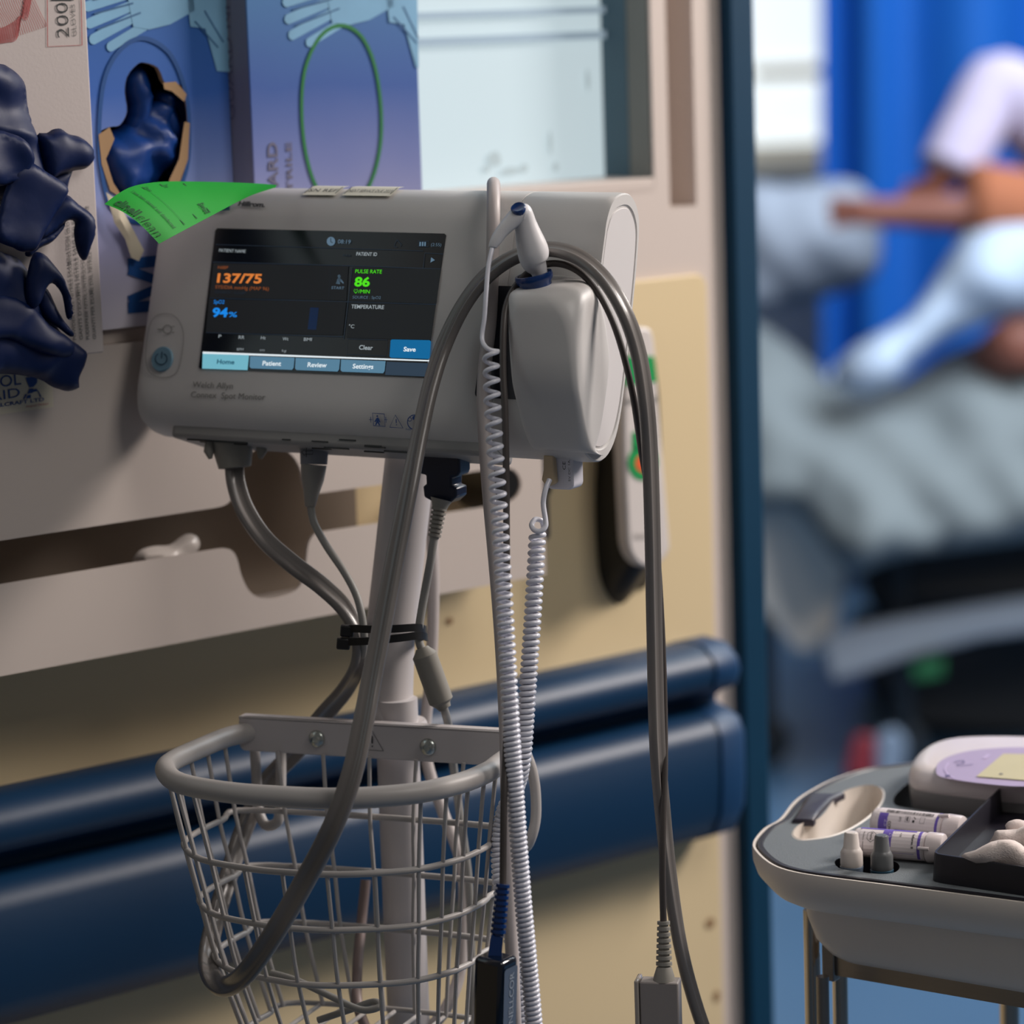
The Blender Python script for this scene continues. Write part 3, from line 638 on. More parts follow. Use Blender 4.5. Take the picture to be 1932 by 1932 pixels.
for k, (s, x0, x1) in enumerate((('Patient', 497, 532), ('Review', 582, 618), ('Settings', 667, 706))):
    a = 473.5 + 85.8 * k; yy = 672.5 + 3.2 * k
    q(mb, [(a, yy), (a + 84, yy + 3), (a + 82, yy + 22), (a + 79, yy + 26), (a + 2, yy + 23), (a - 1, yy + 20)], 5); tx(mb, s, x0, 690 + 2.9 * k, x1, 691 + 2.9 * k, 9, 13, 0.02)
q(mb, [(731, 683), (811, 686), (803, 711), (728, 708)], 10)
mb.build('screen_graphics', UI, SCR, flat_shade=True)
# printing, button, labels
mb = MB()
mb.text('Hillrom.', mp(449, 388), mp(500, 391), 9.5 * px, lambda x, y: V((x, 0.0005 + max(0, y - 0.058) * 0.12 - 0.0012, y)), 0, bold=0.05, shear=0.12)
mb.text('Welch Allyn', mp(364, 731), mp(440, 734), 12 * px, ML, 1); mb.text('Connex  Spot Monitor', mp(361, 750), mp(501, 755), 12 * px, ML, 1)
pill = [(x, y) for x, y in closed_smooth([(312, 592), (334, 600), (347, 628), (344, 670), (334, 704), (308, 713), (284, 703), (276, 676), (280, 632), (290, 602)], 4)]
ln(mb, pill, 1.3, 2, ML, True)
ln(mb, ellipse(317, 622, 8, 8, 16), 2.0, 2, ML, True); ln(mb, [(298, 622), (309, 622)], 2.4, 2, ML); ln(mb, [(325, 617), (331, 616)], 1.6, 2, ML); ln(mb, [(325, 627), (330, 628)], 1.6, 2, ML)
ln(mb, [(704, 780), (726, 781.5), (728, 805), (706, 803.5)], 1.6, 3, ML, True)
q(mb, [(711.5, 789), (714, 788), (716.5, 790), (719, 797), (717.5, 798), (715.5, 795), (718.5, 803), (716.5, 803.5), (713.6, 798), (711, 803), (709, 802.5), (711.5, 795), (709, 797), (707.5, 796)], 3, ML)
mb.flat([mp(*p) for p in ellipse(713, 785.5, 1.7, 1.8, 10)], ML, 3)
for x in (700.5, 729): ln(mb, [(x, 787), (x + .6, 798)], 1.3, 3, ML); ln(mb, [(x - 3, 792), (x + 3, 792.5)], 1.0, 3, ML)
ln(mb, [(747, 783.5), (736.5, 806.5), (761.5, 808)], 1.8, 3, ML, True); ln(mb, [(748.5, 791), (749, 799)], 1.8, 3, ML); mb.flat([mp(*p) for p in ellipse(749.2, 802, 1.1, 1.1, 8)], ML, 3)
ln(mb, ellipse(783, 797, 13, 13.5, 24), 1.8, 3, ML, True); mb.flat([mp(*p) for p in ellipse(786, 789, 7, 5, 14)], ML, 3); ln(mb, ellipse(775, 792, 3.6, 3.6, 12), 1.3, 3, M3, True)
mb.text('hillrom.com', mp(767, 812), mp(802, 813.5), 4 * px, ML, 3)
mb.build('printed_marks', [M_ink, mat('model_ink', (128, 127, 124), 0.6, var=0), mat('outline_ink', (142, 140, 138), 0.6, var=0), M_inkb], T, flat_shade=True)
mb = MB(); bc = mp(307, 678)
mb.lathe([(0.0083, 0), (0.0083, 0.0008), (0.0078, 0.0014)], lambda a, b, h: V((bc[0] + a, -h, bc[1] + b)), 28, 0)
ln(mb, ellipse(307, 678, 11, 11, 24, -60, 240), 2.0, 1, lambda x, y: V((x, -0.0018, y))); ln(mb, [(308.5, 664), (307.5, 677)], 2.0, 1, lambda x, y: V((x, -0.0018, y)))
mb.build('power_button', [mat('button_blue_grey', (112, 148, 168), 0.4), mat('button_ink', (40, 66, 88), 0.5)], T)
mb = MB(); mb.flat([mp(*p) for p in ((425, 372), (437, 372), (436, 398), (408, 399))], lambda x, y: V((x, -0.0016, y))); mb.build('brand_patch', mat('teal_patch', (14, 84, 104), 0.5), T)
mb = MB()
for (xa, xb, s1, s2) in ((565, 628, 'SN', 'REF'), (640, 732, 'NEXT SERVICE', 'DUE 2023')):
    a = mp(xa, 362)[0]; b = mp(xb, 362)[0]
    prof_ = [(0.0040, 0.0687), (0.0085, 0.0725), (0.0140, 0.0765), (0.0195, 0.0785)]
    prof_ = [(y - 0.0007, z + 0.0009) for y, z in prof_]
    mb.add([V((x, y, z)) for y, z in prof_ for x in (a, b)], [(2 * i, 2 * i + 1, 2 * i + 3, 2 * i + 2) for i in range(3)], 0)
    f6 = lambda x, t, a=a: V((x, 0.0030 + t * 0.0105 - .0002, 0.0690 + t * 0.0083 + .0008))
    mb.text(s1 + ' ' + s2, (a + .002, 0.35), (b - .002, 0.35), 0.32, f6, 1)
    mb.line([(a + .001, .15), (b - .001, .15), (b - .001, .9), (a + .001, .9)], 0.0006, f6, 1, True)
mb.build('top_sticker', [M_paper, M_ink], T, flat_shade=True)
# underside with ports
mb = MB(); mb.box((-0.104, 0.0075, -0.0905), (0.128, 0.046, -0.078)); mb.build('port_panel', mat('port_grey', (150, 148, 146), 0.5), T, bevel=0.003, bseg=3)
mb = MB()
for x0, x1, y in ((-0.092, -0.046, 0.006), (-0.086, -0.050, 0.012), (0.0, 0.014, 0.011), (0.012, 0.030, 0.006), (0.038, 0.052, 0.012), (0.056, 0.075, 0.006)):
    mb.box((x0, y + .0035, -0.0913), (x1, y + 0.0050, -0.0903))
for x, z, w_ in ((-0.018, -0.0870, 0.006), (0.004, -0.087, 0.012), (0.046, -0.0885, 0.012), (0.024, -0.085, .012)): mb.box((x, 0.0068, z - .001), (x + w_, 0.0077, z - 0.0002))
mb.box((0.043, 0.0068, -0.0895), (0.055, 0.0077, -0.0880))
mb.build('port_slot', M_black, T)
# probe well
mb = MB(); secs = smooth([(-0.0885, .1585, .2000, 0.010, .012), (-0.0865, .158, .2000, 0.0045, .009), (-0.076, .1575, .2005, -0.0040, .005), (-0.064, .1570, .2010, -0.0125, .0042), (-0.052, .1565, .2012, -0.0210, .0040), (-0.040, .1560, .2012, -0.0262, .0042), (-0.026, .1545, .2008, -0.0300, .0055), (-0.012, .1525, .2000, -0.0335, .0085), (-0.003, .1500, .1985, -0.0355, .0135), (0.002, .1490, .1950, -0.0355, .0145), (0.0050, .1500, .1880, -0.0345, .0135), (0.0066, .1535, .1790, -0.0325, .0115)], 4)
rg = []
for z, a, b, yf, rr in secs:
    yb = max(yf + 2.05 * max(rr, .0085), 0.02 if z < -0.03 else 0.02 - (z + 0.03) * 0.62)
    tl_ = 0.10 + 0.45 * max(0, min(1, (z + 0.03) / 0.034))
    rg.append([V((x, y, z + (y + 0.028) * tl_ + (x - .165) * .12 * (tl_ - .1))) for x, y in rrect(a, yf, b, yb, min(rr, (b - a) * .49), 8)])
mb.loft(rg); WELL = mb.build('probe_well', M_shell, T, angle=50)
mb = MB(); mb.prism(rrect(0.121, -0.056, 0.160, 0.0135, 0.003), lambda x, y, q_: V((x, q_, y)), -0.0006, 0.002); mb.build('well_shade_panel', mat('well_shade_navy', (38, 40, 50), 0.4), T)  # dark panel stands in for the shadowed gap beside the well
mb = MB(); cc = V((0.1640, -0.0225, 0.0140)); ax = V((-0.16, -0.52, 1)).normalized(); e1 = ax.orthogonal().normalized(); e2 = ax.cross(e1)
mb.lathe([(0.0098, -0.010), (0.0098, -0.003), (0.0112, -0.001), (0.0117, 0.0012), (0.0112, 0.0030), (0.0098, 0.0030), (0.0088, 0.0), (0.0082, -0.009)], lambda a, b, h: cc + e1 * a + e2 * b + ax * h, 32); mb.build('well_collar', M_blue, WELL)

# green cleaning tag stuck on the monitor's top edge
T = thing('cleaning_tag', 'curled bright green cleaned tag stuck over the monitor top left corner', 'tag', at(pt(350, 390, 1.98)))
rowsA = [(197, 385, 1.925), (222, 366, 1.935), (252, 351, 1.95), (300, 343, 1.97), (365, 342.5, 1.99), (435, 344, 2.005), (490, 346.5, 2.015), (522, 349, 2.015)]
rowsB = [(300, 460, 1.930), (322, 448, 1.935), (348, 434, 1.945), (380, 417, 1.96), (412, 400, 1.975), (446, 382, 1.99), (478, 367, 2.0), (520, 353.5, 2.012)]
A_ = smooth(rowsA, 4); B_ = smooth(rowsB, 4)
def tagp(s, t, off=0.0):
    k = s * (len(A_) - 1); i = min(int(k), len(A_) - 2); f = k - i
    a = pt(*A_[i]).lerp(pt(*A_[i + 1]), f); b = pt(*B_[i]).lerp(pt(*B_[i + 1]), f)
    bow = V((0, 0, 1)) * (0.004 * math.sin(PI * t) * (1 - s)) - FW * 0.0
    return a.lerp(b, t) + bow - FW * off
mb = MB(); ni, nj = 40, 10
vs = [tagp(i / ni, j / nj, 0.0003 * k) for k in (0, -1) for i in range(ni + 1) for j in range(nj + 1)]
h_ = (ni + 1) * (nj + 1); fs = []
for i in range(ni):
    for j in range(nj):
        a = i * (nj + 1) + j; f = (a, a + 1, a + nj + 2, a + nj + 1); fs.append(f); fs.append(tuple(h_ + k for k in reversed(f)))
mb.add(vs, fs, 0)
TG = lambda s, t: tagp(s, t, 0.0009)
def tgtext(st, s0, t0, t1, h, bold=0.0, shear=0.0):
    vs, fs = text_mesh(st, bold, shear); x0 = min(v[0] for v in vs); x1 = max(v[0] for v in vs)
    mb.add([TG(s0 - y * h / 0.73 * -1, t0 + (t1 - t0) * (x - x0) / (x1 - x0)) for x, y in vs], fs, 1)
tgtext('clinell', 0.045, 0.12, 0.52, 0.080, 0.03); tgtext('clean', 0.045, 0.55, 0.92, 0.080, -0.01, 0.2)
tgtext('I have been cleaned and disinfected', 0.225, 0.10, 0.92, 0.026, 0.01)
tgtext('Date ..........................................', 0.32, 0.10, 0.90, 0.024); tgtext('Time', 0.42, 0.10, 0.20, 0.028)
tgtext('Signed', 0.49, 0.70, 0.93, 0.036, 0.02)
for s_ in (0.315, 0.415, 0.52): mb.add([TG(s_, .08), TG(s_, .94), TG(s_ + .006, .94), TG(s_ + .006, .08)], [(0, 1, 2, 3)], 1)
mb.build('tag_paper', [mat('fluorescent_green', (0, 156, 38), 0.6, var=0.05, nscale=60), mat('tag_ink', (8, 84, 36), 0.7, var=0)], T, world=True, angle=180)

# ------------------------------------------------------------------ stand
SO = pt(752, 1400, 2.0); FB = yawframe(22, SO); FBi = FB.inverted()
base = V((pt(757, 1700, 2.035).x, pt(757, 1700, 2.035).y, 0))
T = thing('monitor_stand', 'light grey rolling pole stand carrying monitor and wire basket', 'stand', at(base))
P0 = pt(752, 1440, 2.035)
mb = MB(); mb.tube([V((P0.x, P0.y, 0.09)), V((P0.x, P0.y, 1.02))], 0.0137, 32); mb.build('pole', M_pole, T, world=True)
mb = MB(); mb.tube([pt(778, 838, 2.03), pt(770, 900, 2.03), pt(750, 1080, 2.035), pt(736, 1200, 2.037), pt(731, 1300, 2.037), pt(731, 1385, 2.035)], [0.0165, 0.0160, 0.0160, 0.0160, 0.0165, 0.0170], 32); mb.build('upper_sleeve', M_pole, T, world=True)
mb = MB(); c = pt(752, 1376, 2.035); mb.lathe([(0.0175, -0.006), (0.0185, -0.004), (0.0185, 0.004), (0.0175, 0.006)], lambda a, b, h: c + V((a, b, h)), 32); mb.build('collar', M_pole, T, world=True)
mb = MB(); bc3 = V((P0.x, P0.y, 0))
for k in range(5):
    a = 2 * PI * k / 5 + 0.3; d = V((math.cos(a), math.sin(a), 0)); mb.tube([bc3 + V((0, 0, .10)), bc3 + d * 0.10 + V((0, 0, 0.085)), bc3 + d * 0.19 + V((0, 0, 0.06))], [0.022, 0.018, 0.012], 12)
mb.build('base', M_pole, T, world=True)
for k in range(5):
    a = 2 * PI * k / 5 + 0.3; c = bc3 + V((math.cos(a), math.sin(a), 0)) * 0.19
    mb = MB(); mb.lathe([(0.020, -0.01), (0.025, -0.006), (0.025, 0.006), (0.020, 0.01)], lambda p, q_, h, c=c: c + V((p, h, 0.025 + q_)), 20); mb.build('castor', M_black, T, world=True)

# ------------------------------------------------------------------ basket
T = thing('wire_basket', 'grey wire basket with thick tubular rim bolted to the stand', 'basket', FB)
mb = MB(); mb.prism(rrect(-0.112, -0.0118, 0.086, 0.0108, 0.004), lambda x, y, q_: V((x, q_, y)), 0.0, 0.003)
mb.box((-0.112, 0.0, 0.0085), (0.086, 0.010, 0.0108)); mb.build('bracket', M_pole, T, bevel=0.0008)
for sx, sz in ((-0.0567, -0.001), (0.0202, -0.002)):
    mb = MB(); mb.lathe([(0.0055, 0), (0.0056, 0.0006), (0.0050, 0.0018), (0.0035, 0.0028), (0.0022, 0.0031), (0.0020, 0.0022), (0.0001, 0.0021)], lambda a, b, h: V((sx + a, -h, sz + b)), 24); mb.build('screw', M_screw, T)
mb = MB(); f7 = lambda x, y: V((x, -0.0006, y))
mb.line([(-0.018, 0.0065), (-0.0255, -0.0062), (-0.0105, -0.0062)], 0.0006, f7, 0, True); mb.line([(-0.018, 0.0030), (-0.018, -0.0018)], 0.0009, f7); mb.flat(ellipse(-0.018, -0.0036, .0005, .0005, 8), f7)
mb.build('warning_mark', M_ink, T, flat_shade=True)
def ring(x0, x1, yf, h, yb=-0.004, cl=0.0):
    xm = (x0 + x1) / 2
    return [(x0 + .004, yb, h), (x0 + .001, yb - 0.03, h), (x0, yf * 0.55, h), (x0 + 0.008, yf * 0.72, h), (x0 + 0.032, yf * 0.90, h), (x0 + 0.068, yf * 0.985, h), (xm, yf * 1.0, h), (x1 - 0.060, yf * 0.97, h), (x1 - 0.024, yf * 0.83, h), (x1 - 0.006, yf * 0.63, h), (x1, yf * 0.42, h), (x1 - .001, yb - 0.03, h), (x1 - .003, yb, h)]
def ring_full(x0, x1, yf, h, yb=-0.002):
    p = ring(x0, x1, yf, h, yb); p[0] = (x0 + .012, yb, h); p[-1] = (x1 - .012, yb, h); return p
rim = smooth([(-0.104, 0.006, 0.0)] + ring(-0.117, 0.085, -0.147, 0.0, -0.012) + [(0.078, 0.006, 0.0)], 6)
mb = MB(); mb.tube(rim, 0.0064, 20); mb.build('rim', M_wire, T, angle=60)
levels = [(-0.117, 0.085, -0.147, 0.0), (-0.112, 0.077, -0.133, -0.050), (-0.105, 0.072, -0.128, -0.086), (-0.099, 0.066, -0.120, -0.123), (-0.086, 0.058, -0.106, -0.176)]
for x0, x1, yf, h in levels[1:]:
    mb = MB(); mb.tube([V(p) for p in closed_smooth(ring_full(x0, x1, yf, h), 5)], 0.0020 if h > -.16 else 0.0018, 10, closed=True); mb.build('wire_ring', M_wire, T)
def ringpt(t, k):
    x0, x1, yf, h = levels[k]; P = smooth(ring(x0, x1, yf, h, -0.004), 8)
    L = [0]
    for i in range(len(P) - 1): L.append(L[-1] + (V(P[i + 1]) - V(P[i])).length)
    d = t * L[-1]
    for i in range(len(P) - 1):
        if L[i + 1] >= d: return V(P[i]).lerp(V(P[i + 1]), (d - L[i]) / max(1e-9, L[i + 1] - L[i]))
    return V(P[-1])
for t, ks in [(x, (0, 1, 2, 3, 4)) for x in (.03, .08, .13, .18, .225, .27, .315, .36)] + [(x, (1, 2, 3, 4)) for x in (.43, .50, .575, .65)] + [(x, (0, 1, 2, 3, 4)) for x in (.72, .765, .81, .855, .90, .95)]:
    mb = MB(); mb.tube(smooth([tuple(ringpt(t, k)) for k in ks], 3), 0.0014, 8); mb.build('upright_wire', M_wire, T)
for i in range(5):
    f_ = (i + 0.6) / 5.4
    pts = []
    for x0, x1, yf, h in levels: pts.append((x0 + .014 + (x1 - x0 - .028) * f_, -0.003, h if h else -0.010))
    mb = MB(); mb.tube(smooth(pts, 3), 0.0014, 8); mb.build('back_wire', M_wire, T)
for i in range(7):
    f_ = (i + 0.5) / 7; x = -0.070 + 0.122 * f_
    mb = MB(); mb.tube([V((x, -0.003, -0.176)), V((x, -0.092 + 0.02 * abs(f_ - .5) * -1, -0.176))], 0.0014, 8); mb.build('floor_wire', M_wire, T)
hk = [pt(x, y, z) for x, y, z in smooth([(986, 1402, 1.985), (992, 1420, 1.985), (1003, 1450, 1.985), (1010, 1490, 1.985), (1011, 1540, 1.985), (1004, 1575, 1.985), (992, 1598, 1.99), (978, 1590, 2.0)], 4)]
mb = MB(); mb.tube(hk, 0.0034, 12); mb.build('side_hook', M_wire, T, world=True)
hk = [pt(x, y, z) for x, y, z in smooth([(480, 1405, 2.06), (484, 1470, 2.06), (486, 1520, 2.06), (500, 1556, 2.055), (522, 1552, 2.05), (528, 1530, 2.05), (530, 1470, 2.055), (530, 1410, 2.06)], 4)]
mb = MB(); mb.tube(hk, 0.0034, 12); mb.build('side_hook', M_wire, T, world=True)

# ------------------------------------------------------------------ cables
def ptube(pts, r, per=6):
    P = smooth(pts, per); return [pt(*p[:3]) for p in P]
def twin(mb, pts, R=0.0034, D=0.0031):
    P = smooth(pts, 8); W_ = [pt(*p[:3]) for p in P]; rings = []; n = len(P)
    for i in range(n):
        t = (W_[min(i + 1, n - 1)] - W_[max(i - 1, 0)]).normalized(); vd = (W_[i] - CAM).normalized()
        sd = t.cross(vd).normalized(); dp = sd.cross(t).normalized(); a = math.radians(P[i][3])
        br = sd * math.cos(a) + dp * math.sin(a); nr = t.cross(br).normalized(); ring_ = []
        for k in range(36):
            th = 2 * PI * k / 36; c_, s_ = math.cos(th), math.sin(th)
            x = D * (1 if c_ > 0 else -1) * min(1, abs(c_) * 3) + R * c_; y = R * s_ * (1 - 0.72 * math.exp(-(c_ / 0.22) ** 2)); ring_.append(W_[i] + br * x + nr * y)
        rings.append(ring_)
    mb.loft(rings)
T = thing('blood_pressure_hose', 'thick grey twin lumen hose looping through basket and over the monitor', 'hose', at(pt(443, 870, 2.04)))
mb = MB()
twin(mb, [(441, 868, 2.045, 25), (446, 915, 2.04, 25), (464, 965, 2.03, 25), (500, 1018, 2.02, 30), (552, 1064, 2.01, 30), (608, 1106, 2.005, 35), (652, 1150, 2.0, 45), (676, 1200, 1.998, 60), (676, 1250, 2.01, 60), (652, 1300, 2.04, 45), (606, 1355, 2.06, 30), (560, 1415, 2.07, 25),
          (505, 1475, 2.07, 25), (462, 1560, 2.06, 30), (432, 1650, 2.04, 30), (405, 1740, 2.01, 30), (393, 1800, 1.985, 25), (399, 1842, 1.95, 15), (424, 1861, 1.915, 10), (462, 1838, 1.885, 10), (515, 1764, 1.868, 10), (576, 1660, 1.858, 15), (628, 1560, 1.845, 20), (664, 1460, 1.843, 25), (686, 1360, 1.85, 25), (703, 1270, 1.86, 30), (725, 1160, 1.87, 40), (748, 1040, 1.88, 45),
          (772, 920, 1.89, 50), (792, 820, 1.905, 55), (812, 730, 1.92, 55), (838, 650, 1.93, 55), (876, 574, 1.925, 60), (920, 519, 1.918, 60), (975, 483, 1.915, 65), (1035, 470, 1.910, 65), (1090, 484, 1.898, 60), (1138, 524, 1.885, 60), (1176, 584, 1.88, 60), (1203, 660, 1.885, 60), (1218, 750, 1.89, 60), (1226, 850, 1.90, 60), (1231, 1000, 1.91, 60), (1235, 1200, 1.925, 60), (1240, 1400, 1.935, 60), (1250, 1530, 1.945, 60), (1264, 1660, 1.955, 65), (1283, 1780, 1.965, 70), (1308, 1880, 1.975, 70), (1345, 1990, 1.985, 70)])
mb.build('tubing', M_hose, T, world=True, angle=80)
mb = MB(); fcn = lambda x0, y0, z0, x1, y1, z1: (pt(x0, y0, z0), pt(x1, y1, z1))
a, b = fcn(437, 824, 2.045, 443, 882, 2.045); mb.tube([a, a.lerp(b, .5), b, b.lerp(a, -.02)], [0.0135, 0.0125, 0.0105, 0.008], 28); mb.build('connector', M_grelief, T, world=True)
for x, lean in ((396, -1), (492, 1)):
    mb = MB(); mb.tube([pt(x - lean * 4, 828, 2.045), pt(x, 838, 2.04), pt(x + lean * 2, 852, 2.04), pt(x - lean, 866, 2.04)], [0.002, 0.0033, 0.0034, 0.0012], 12); mb.build('latch', M_grelief, T, world=True)

T = thing('sensor_cable', 'thin grey cable with tapered plug, second under the monitor', 'cable', at(pt(592, 850, 2.02)))
mb = MB(); mb.tube([pt(593, 836, 2.02), pt(593, 840, 2.02), pt(592, 876, 2.02)], [0.0088, 0.0092, 0.0086], 24); mb.tube([pt(592, 877, 2.02), pt(590, 905, 2.02), pt(587, 935, 2.02), pt(585, 955, 2.02), pt(585, 957, 2.02)], [0.0083, 0.0072, 0.0046, 0.0034, 0.002], 24, 1)
PLG = mb.build('plug', [mat('plug_blue_grey', (118, 120, 128), 0.5), mat('plug_grey', (142, 138, 132), 0.5)], T, world=True)
mb = MB(); f8 = lambda x, y: pt(x, y, 2.0085)
mb.line([(569, 853), (575, 848), (575, 851), (590, 850), (590, 857), (575, 857), (575, 860)], 1.4, f8, 0, True); mb.line([(578, 842), (578, 862)], 1.6, f8)
mb.build('arrow_mark', M_ink, PLG, world=True)
mb = MB(); mb.tube(ptube([(586, 952, 2.02), (592, 985, 2.018), (616, 1030, 2.01), (650, 1080, 2.0), (673, 1125, 1.995), (684, 1170, 1.992), (687, 1215, 1.995), (680, 1250, 2.02)], 1), 0.0025, 12); mb.build('cable', M_gcable, T, world=True)

T = thing('oximeter_cable', 'grey cable with navy plug and cylindrical ferrite bead under the monitor', 'cable', at(pt(840, 860, 1.98)))
FP = yawframe(29, pt(838, 850, 1.975))
mb = MB(); PL = [(-0.0165, 0.003), (0.014, 0.003), (0.014, -0.012), (0.0125, -0.015), (0.008, -0.0155), (0.0075, -0.0215), (0.011, -0.022), (0.011, -0.028), (0.006, -0.032), (-0.006, -0.032), (-0.0125, -0.029), (-0.0130, -0.022), (-0.0105, -0.021), (-0.0105, -0.015), (-0.0150, -0.0145), (-0.0165, -0.012)]
mb.prism(PL, lambda x, y, q_: FP @ V((x, q_, y)), -0.006, 0.008); mb.build('plug', M_navy, T, world=True, bevel=0.0012)
def relief(mb, A, B, r_a, r_b, nr=7, seg=16, mi=0):
    d = B - A; L = d.length; d = d.normalized(); e1_ = d.orthogonal().normalized(); e2_ = d.cross(e1_); pr = []
    for i in range(nr):
        t0, t1 = i / nr, (i + 1) / nr; ra = r_a + (r_b - r_a) * t0
        pr += [(ra, t0 * L), (ra, (t0 + .55 / nr) * L), (ra * 0.74, (t0 + .62 / nr) * L), (ra * 0.74, (t0 + .95 / nr) * L)]
    pr.append((r_b * .74, L)); mb.lathe(pr, lambda a_, b_, h: A + e1_ * a_ + e2_ * b_ + d * h, seg, mi)
mb = MB(); mb.tube([pt(833, 942, 1.975), pt(831, 950, 1.975), pt(829, 960, 1.975)], [0.0070, 0.0056, 0.0046], 20); relief(mb, pt(829, 958, 1.975), pt(819, 1016, 1.975), 0.0048, 0.0040); mb.build('strain_relief', M_grelief, T, world=True)
mb = MB(); mb.tube(ptube([(820, 1008, 1.975), (812, 1060, 1.975), (801, 1120, 1.98), (792, 1175, 1.98), (790, 1205, 1.98), (798, 1232, 1.98), (818, 1285, 1.985), (838, 1338, 1.99), (848, 1380, 2.03), (856, 1450, 2.06), (868, 1540, 2.06), (884, 1660, 2.06), (889, 1790, 2.06), (892, 1950, 2.06)], 1), 0.0027, 12); mb.build('cable', M_gcable, T, world=True)
mb = MB(); mb.tube([pt(796, 1222, 1.98), pt(798, 1227, 1.98), pt(801, 1236, 1.98), pt(832, 1322, 1.985), pt(836, 1330, 1.985), pt(840, 1337, 1.985)], [0.004, 0.0052, 0.0078, 0.0078, 0.0050, 0.004], 24); mb.build('ferrite_bead', M_grelief, T, world=True, angle=25)

o = MB(); o.tube(ptube([(812, 900, 2.09), (815, 1000, 2.09), (818, 1100, 2.09), (816, 1200, 2.09), (810, 1300, 2.09), (802, 1375, 2.09), (806, 1440, 2.09), (835, 1530, 2.085), (868, 1620, 2.08), (876, 1700, 2.08), (868, 1830, 2.07), (840, 1905, 2.06), (800, 1950, 2.06)], 1), 0.0040, 12)
tag(o.build('power_cord', M_pcable), 'pale cord running down behind the stand pole and basket', 'cord')
o = MB(); o.tube(ptube([(690, 1660, 2.075), (682, 1740, 2.07), (674, 1830, 2.05), (676, 1900, 2.03), (700, 1960, 2.03)], 1), 0.0034, 12)
tag(o.build('grey_lead', mat('pinkish_grey_lead', (150, 132, 128), 0.5)), 'short pinkish grey lead behind the basket, left of the pole', 'cord')  # lead coloured pinkish grey
o = MB(); o.tube(ptube([(512, 1836, 1.98), (560, 1850, 1.97), (620, 1878, 1.965), (680, 1905, 1.96), (715, 1900, 1.96), (705, 1890, 1.965), (660, 1905, 1.97), (600, 1925, 1.975)], 1), 0.0022, 12)
tag(o.build('coiled_lead', M_gcable), 'thin grey lead lying in the bottom of the wire basket', 'cord')

# zip ties
for pts, lab, hx in (([(645, 1191, 1.985), (664, 1186, 1.975), (700, 1187, 1.965), (750, 1186, 1.965), (790, 1184, 1.975), (803, 1190, 1.995), (795, 1184, 2.04), (750, 1176, 2.065), (690, 1176, 2.05), (655, 1184, 2.01)], 'upper black zip tie bundling cables to the pole', (655, 1190)),
                     ([(640, 1214, 1.985), (660, 1211, 1.975), (700, 1209, 1.965), (750, 1204, 1.965), (792, 1199, 1.975), (806, 1203, 1.995), (795, 1200, 2.04), (750, 1196, 2.065), (690, 1198, 2.05), (650, 1206, 2.01)], 'lower black zip tie bundling cables to the pole', (648, 1214))):
    P = [pt(*p) for p in closed_smooth(pts, 5)]; T = thing('zip_tie', lab, 'zip tie', at(P[0]), 'zip ties on the pole')
    mb = MB(); n = len(P); rg = []
    for i in range(n):
        t = (P[(i + 1) % n] - P[i - 1]).normalized(); up_ = V((0, 0, 1)); sd = t.cross(up_).normalized()
        rg.append([P[i] + up_ * a + sd * b for a, b in ((.0024, .0007), (.0024, -.0007), (-.0024, -.0007), (-.0024, .0007))])
    mb.loft(rg, closed=True); mb.build('strap', M_black, T, world=True)
    mb = MB(); c = pt(hx[0], hx[1], 1.978); mb.box((-0.0042, -0.003, -0.0036), (0.0042, 0.003, 0.0036), M=at(c) @ Matrix.Rotation(0.1, 4, 'Y')); mb.build('head', M_black, T, world=True, bevel=0.001)

# thermometer probe with its coiled cord
def coil(mb, path, R, r, pitch_fn, phase=0.0, seg=8, per=14, sgn=1):
    P = smooth(path, 10); W_ = [pt(*p[:3]) for p in P]; L = [0]
    for i in range(len(W_) - 1): L.append(L[-1] + (W_[i + 1] - W_[i]).length)
    pts = []; ph = phase; d = 0.0; i = 0
    while d < L[-1]:
        while i < len(L) - 2 and L[i + 1] < d: i += 1
        f = (d - L[i]) / max(1e-9, L[i + 1] - L[i]); c_ = W_[i].lerp(W_[i + 1], f); t = (W_[i + 1] - W_[i]).normalized()
        sd = (RT - t * RT.dot(t)).normalized(); dp = t.cross(sd); py = P[i][1] + (P[i + 1][1] - P[i][1]) * f
        pts.append(c_ + sd * (R * math.cos(ph)) + dp * (R * sgn * math.sin(ph)))
        d += pitch_fn(py) / per; ph += 2 * PI / per
    mb.tube(pts, r, seg); return pts
T = thing('thermometer_probe', 'white angled thermometer probe with blue button and coiled white cord', 'thermometer', at(pt(1000, 460, 1.89)))
zz = 1.888; mm = zz / 6000.0
A = [(1019, 524, 13), (1016, 510, 17), (1009, 497, 24), (1007, 488, 28), (1006, 476, 30), (1003, 464, 29), (998, 447, 26), (992, 423, 21), (989, 408, 18.5), (986, 398, 17), (983, 391, 13), (981, 387, 6)]
A2 = smooth([(x, y, zz + 0.016 * (y - 387) / 137.0, r_) for x, y, r_ in A], 4)
mb = MB(); mb.tube([pt(*p[:3]) for p in A2], [p[3] * mm for p in A2], 28)
B = smooth([(992, 404, zz, 15), (984, 402, zz, 17), (973, 410, zz, 16.5), (960, 423, zz, 14.5), (947, 437, zz, 12.5), (936, 453, zz, 11), (930, 464, zz, 8.5), (929, 467, zz, 7)], 4)
mb.tube([pt(*p[:3]) for p in B], [p[3] * mm for p in B], 24); mb.build('handle', M_probe, T, world=True, angle=70)
mb = MB(); nb = (pt(975, 397, zz) - pt(985, 415, zz + 0.006)).normalized(); nb = V((-0.18, -0.62, 0.80)).normalized(); c = pt(981, 404, zz) + nb * 0.0050; e1 = nb.orthogonal().normalized(); e2 = nb.cross(e1)
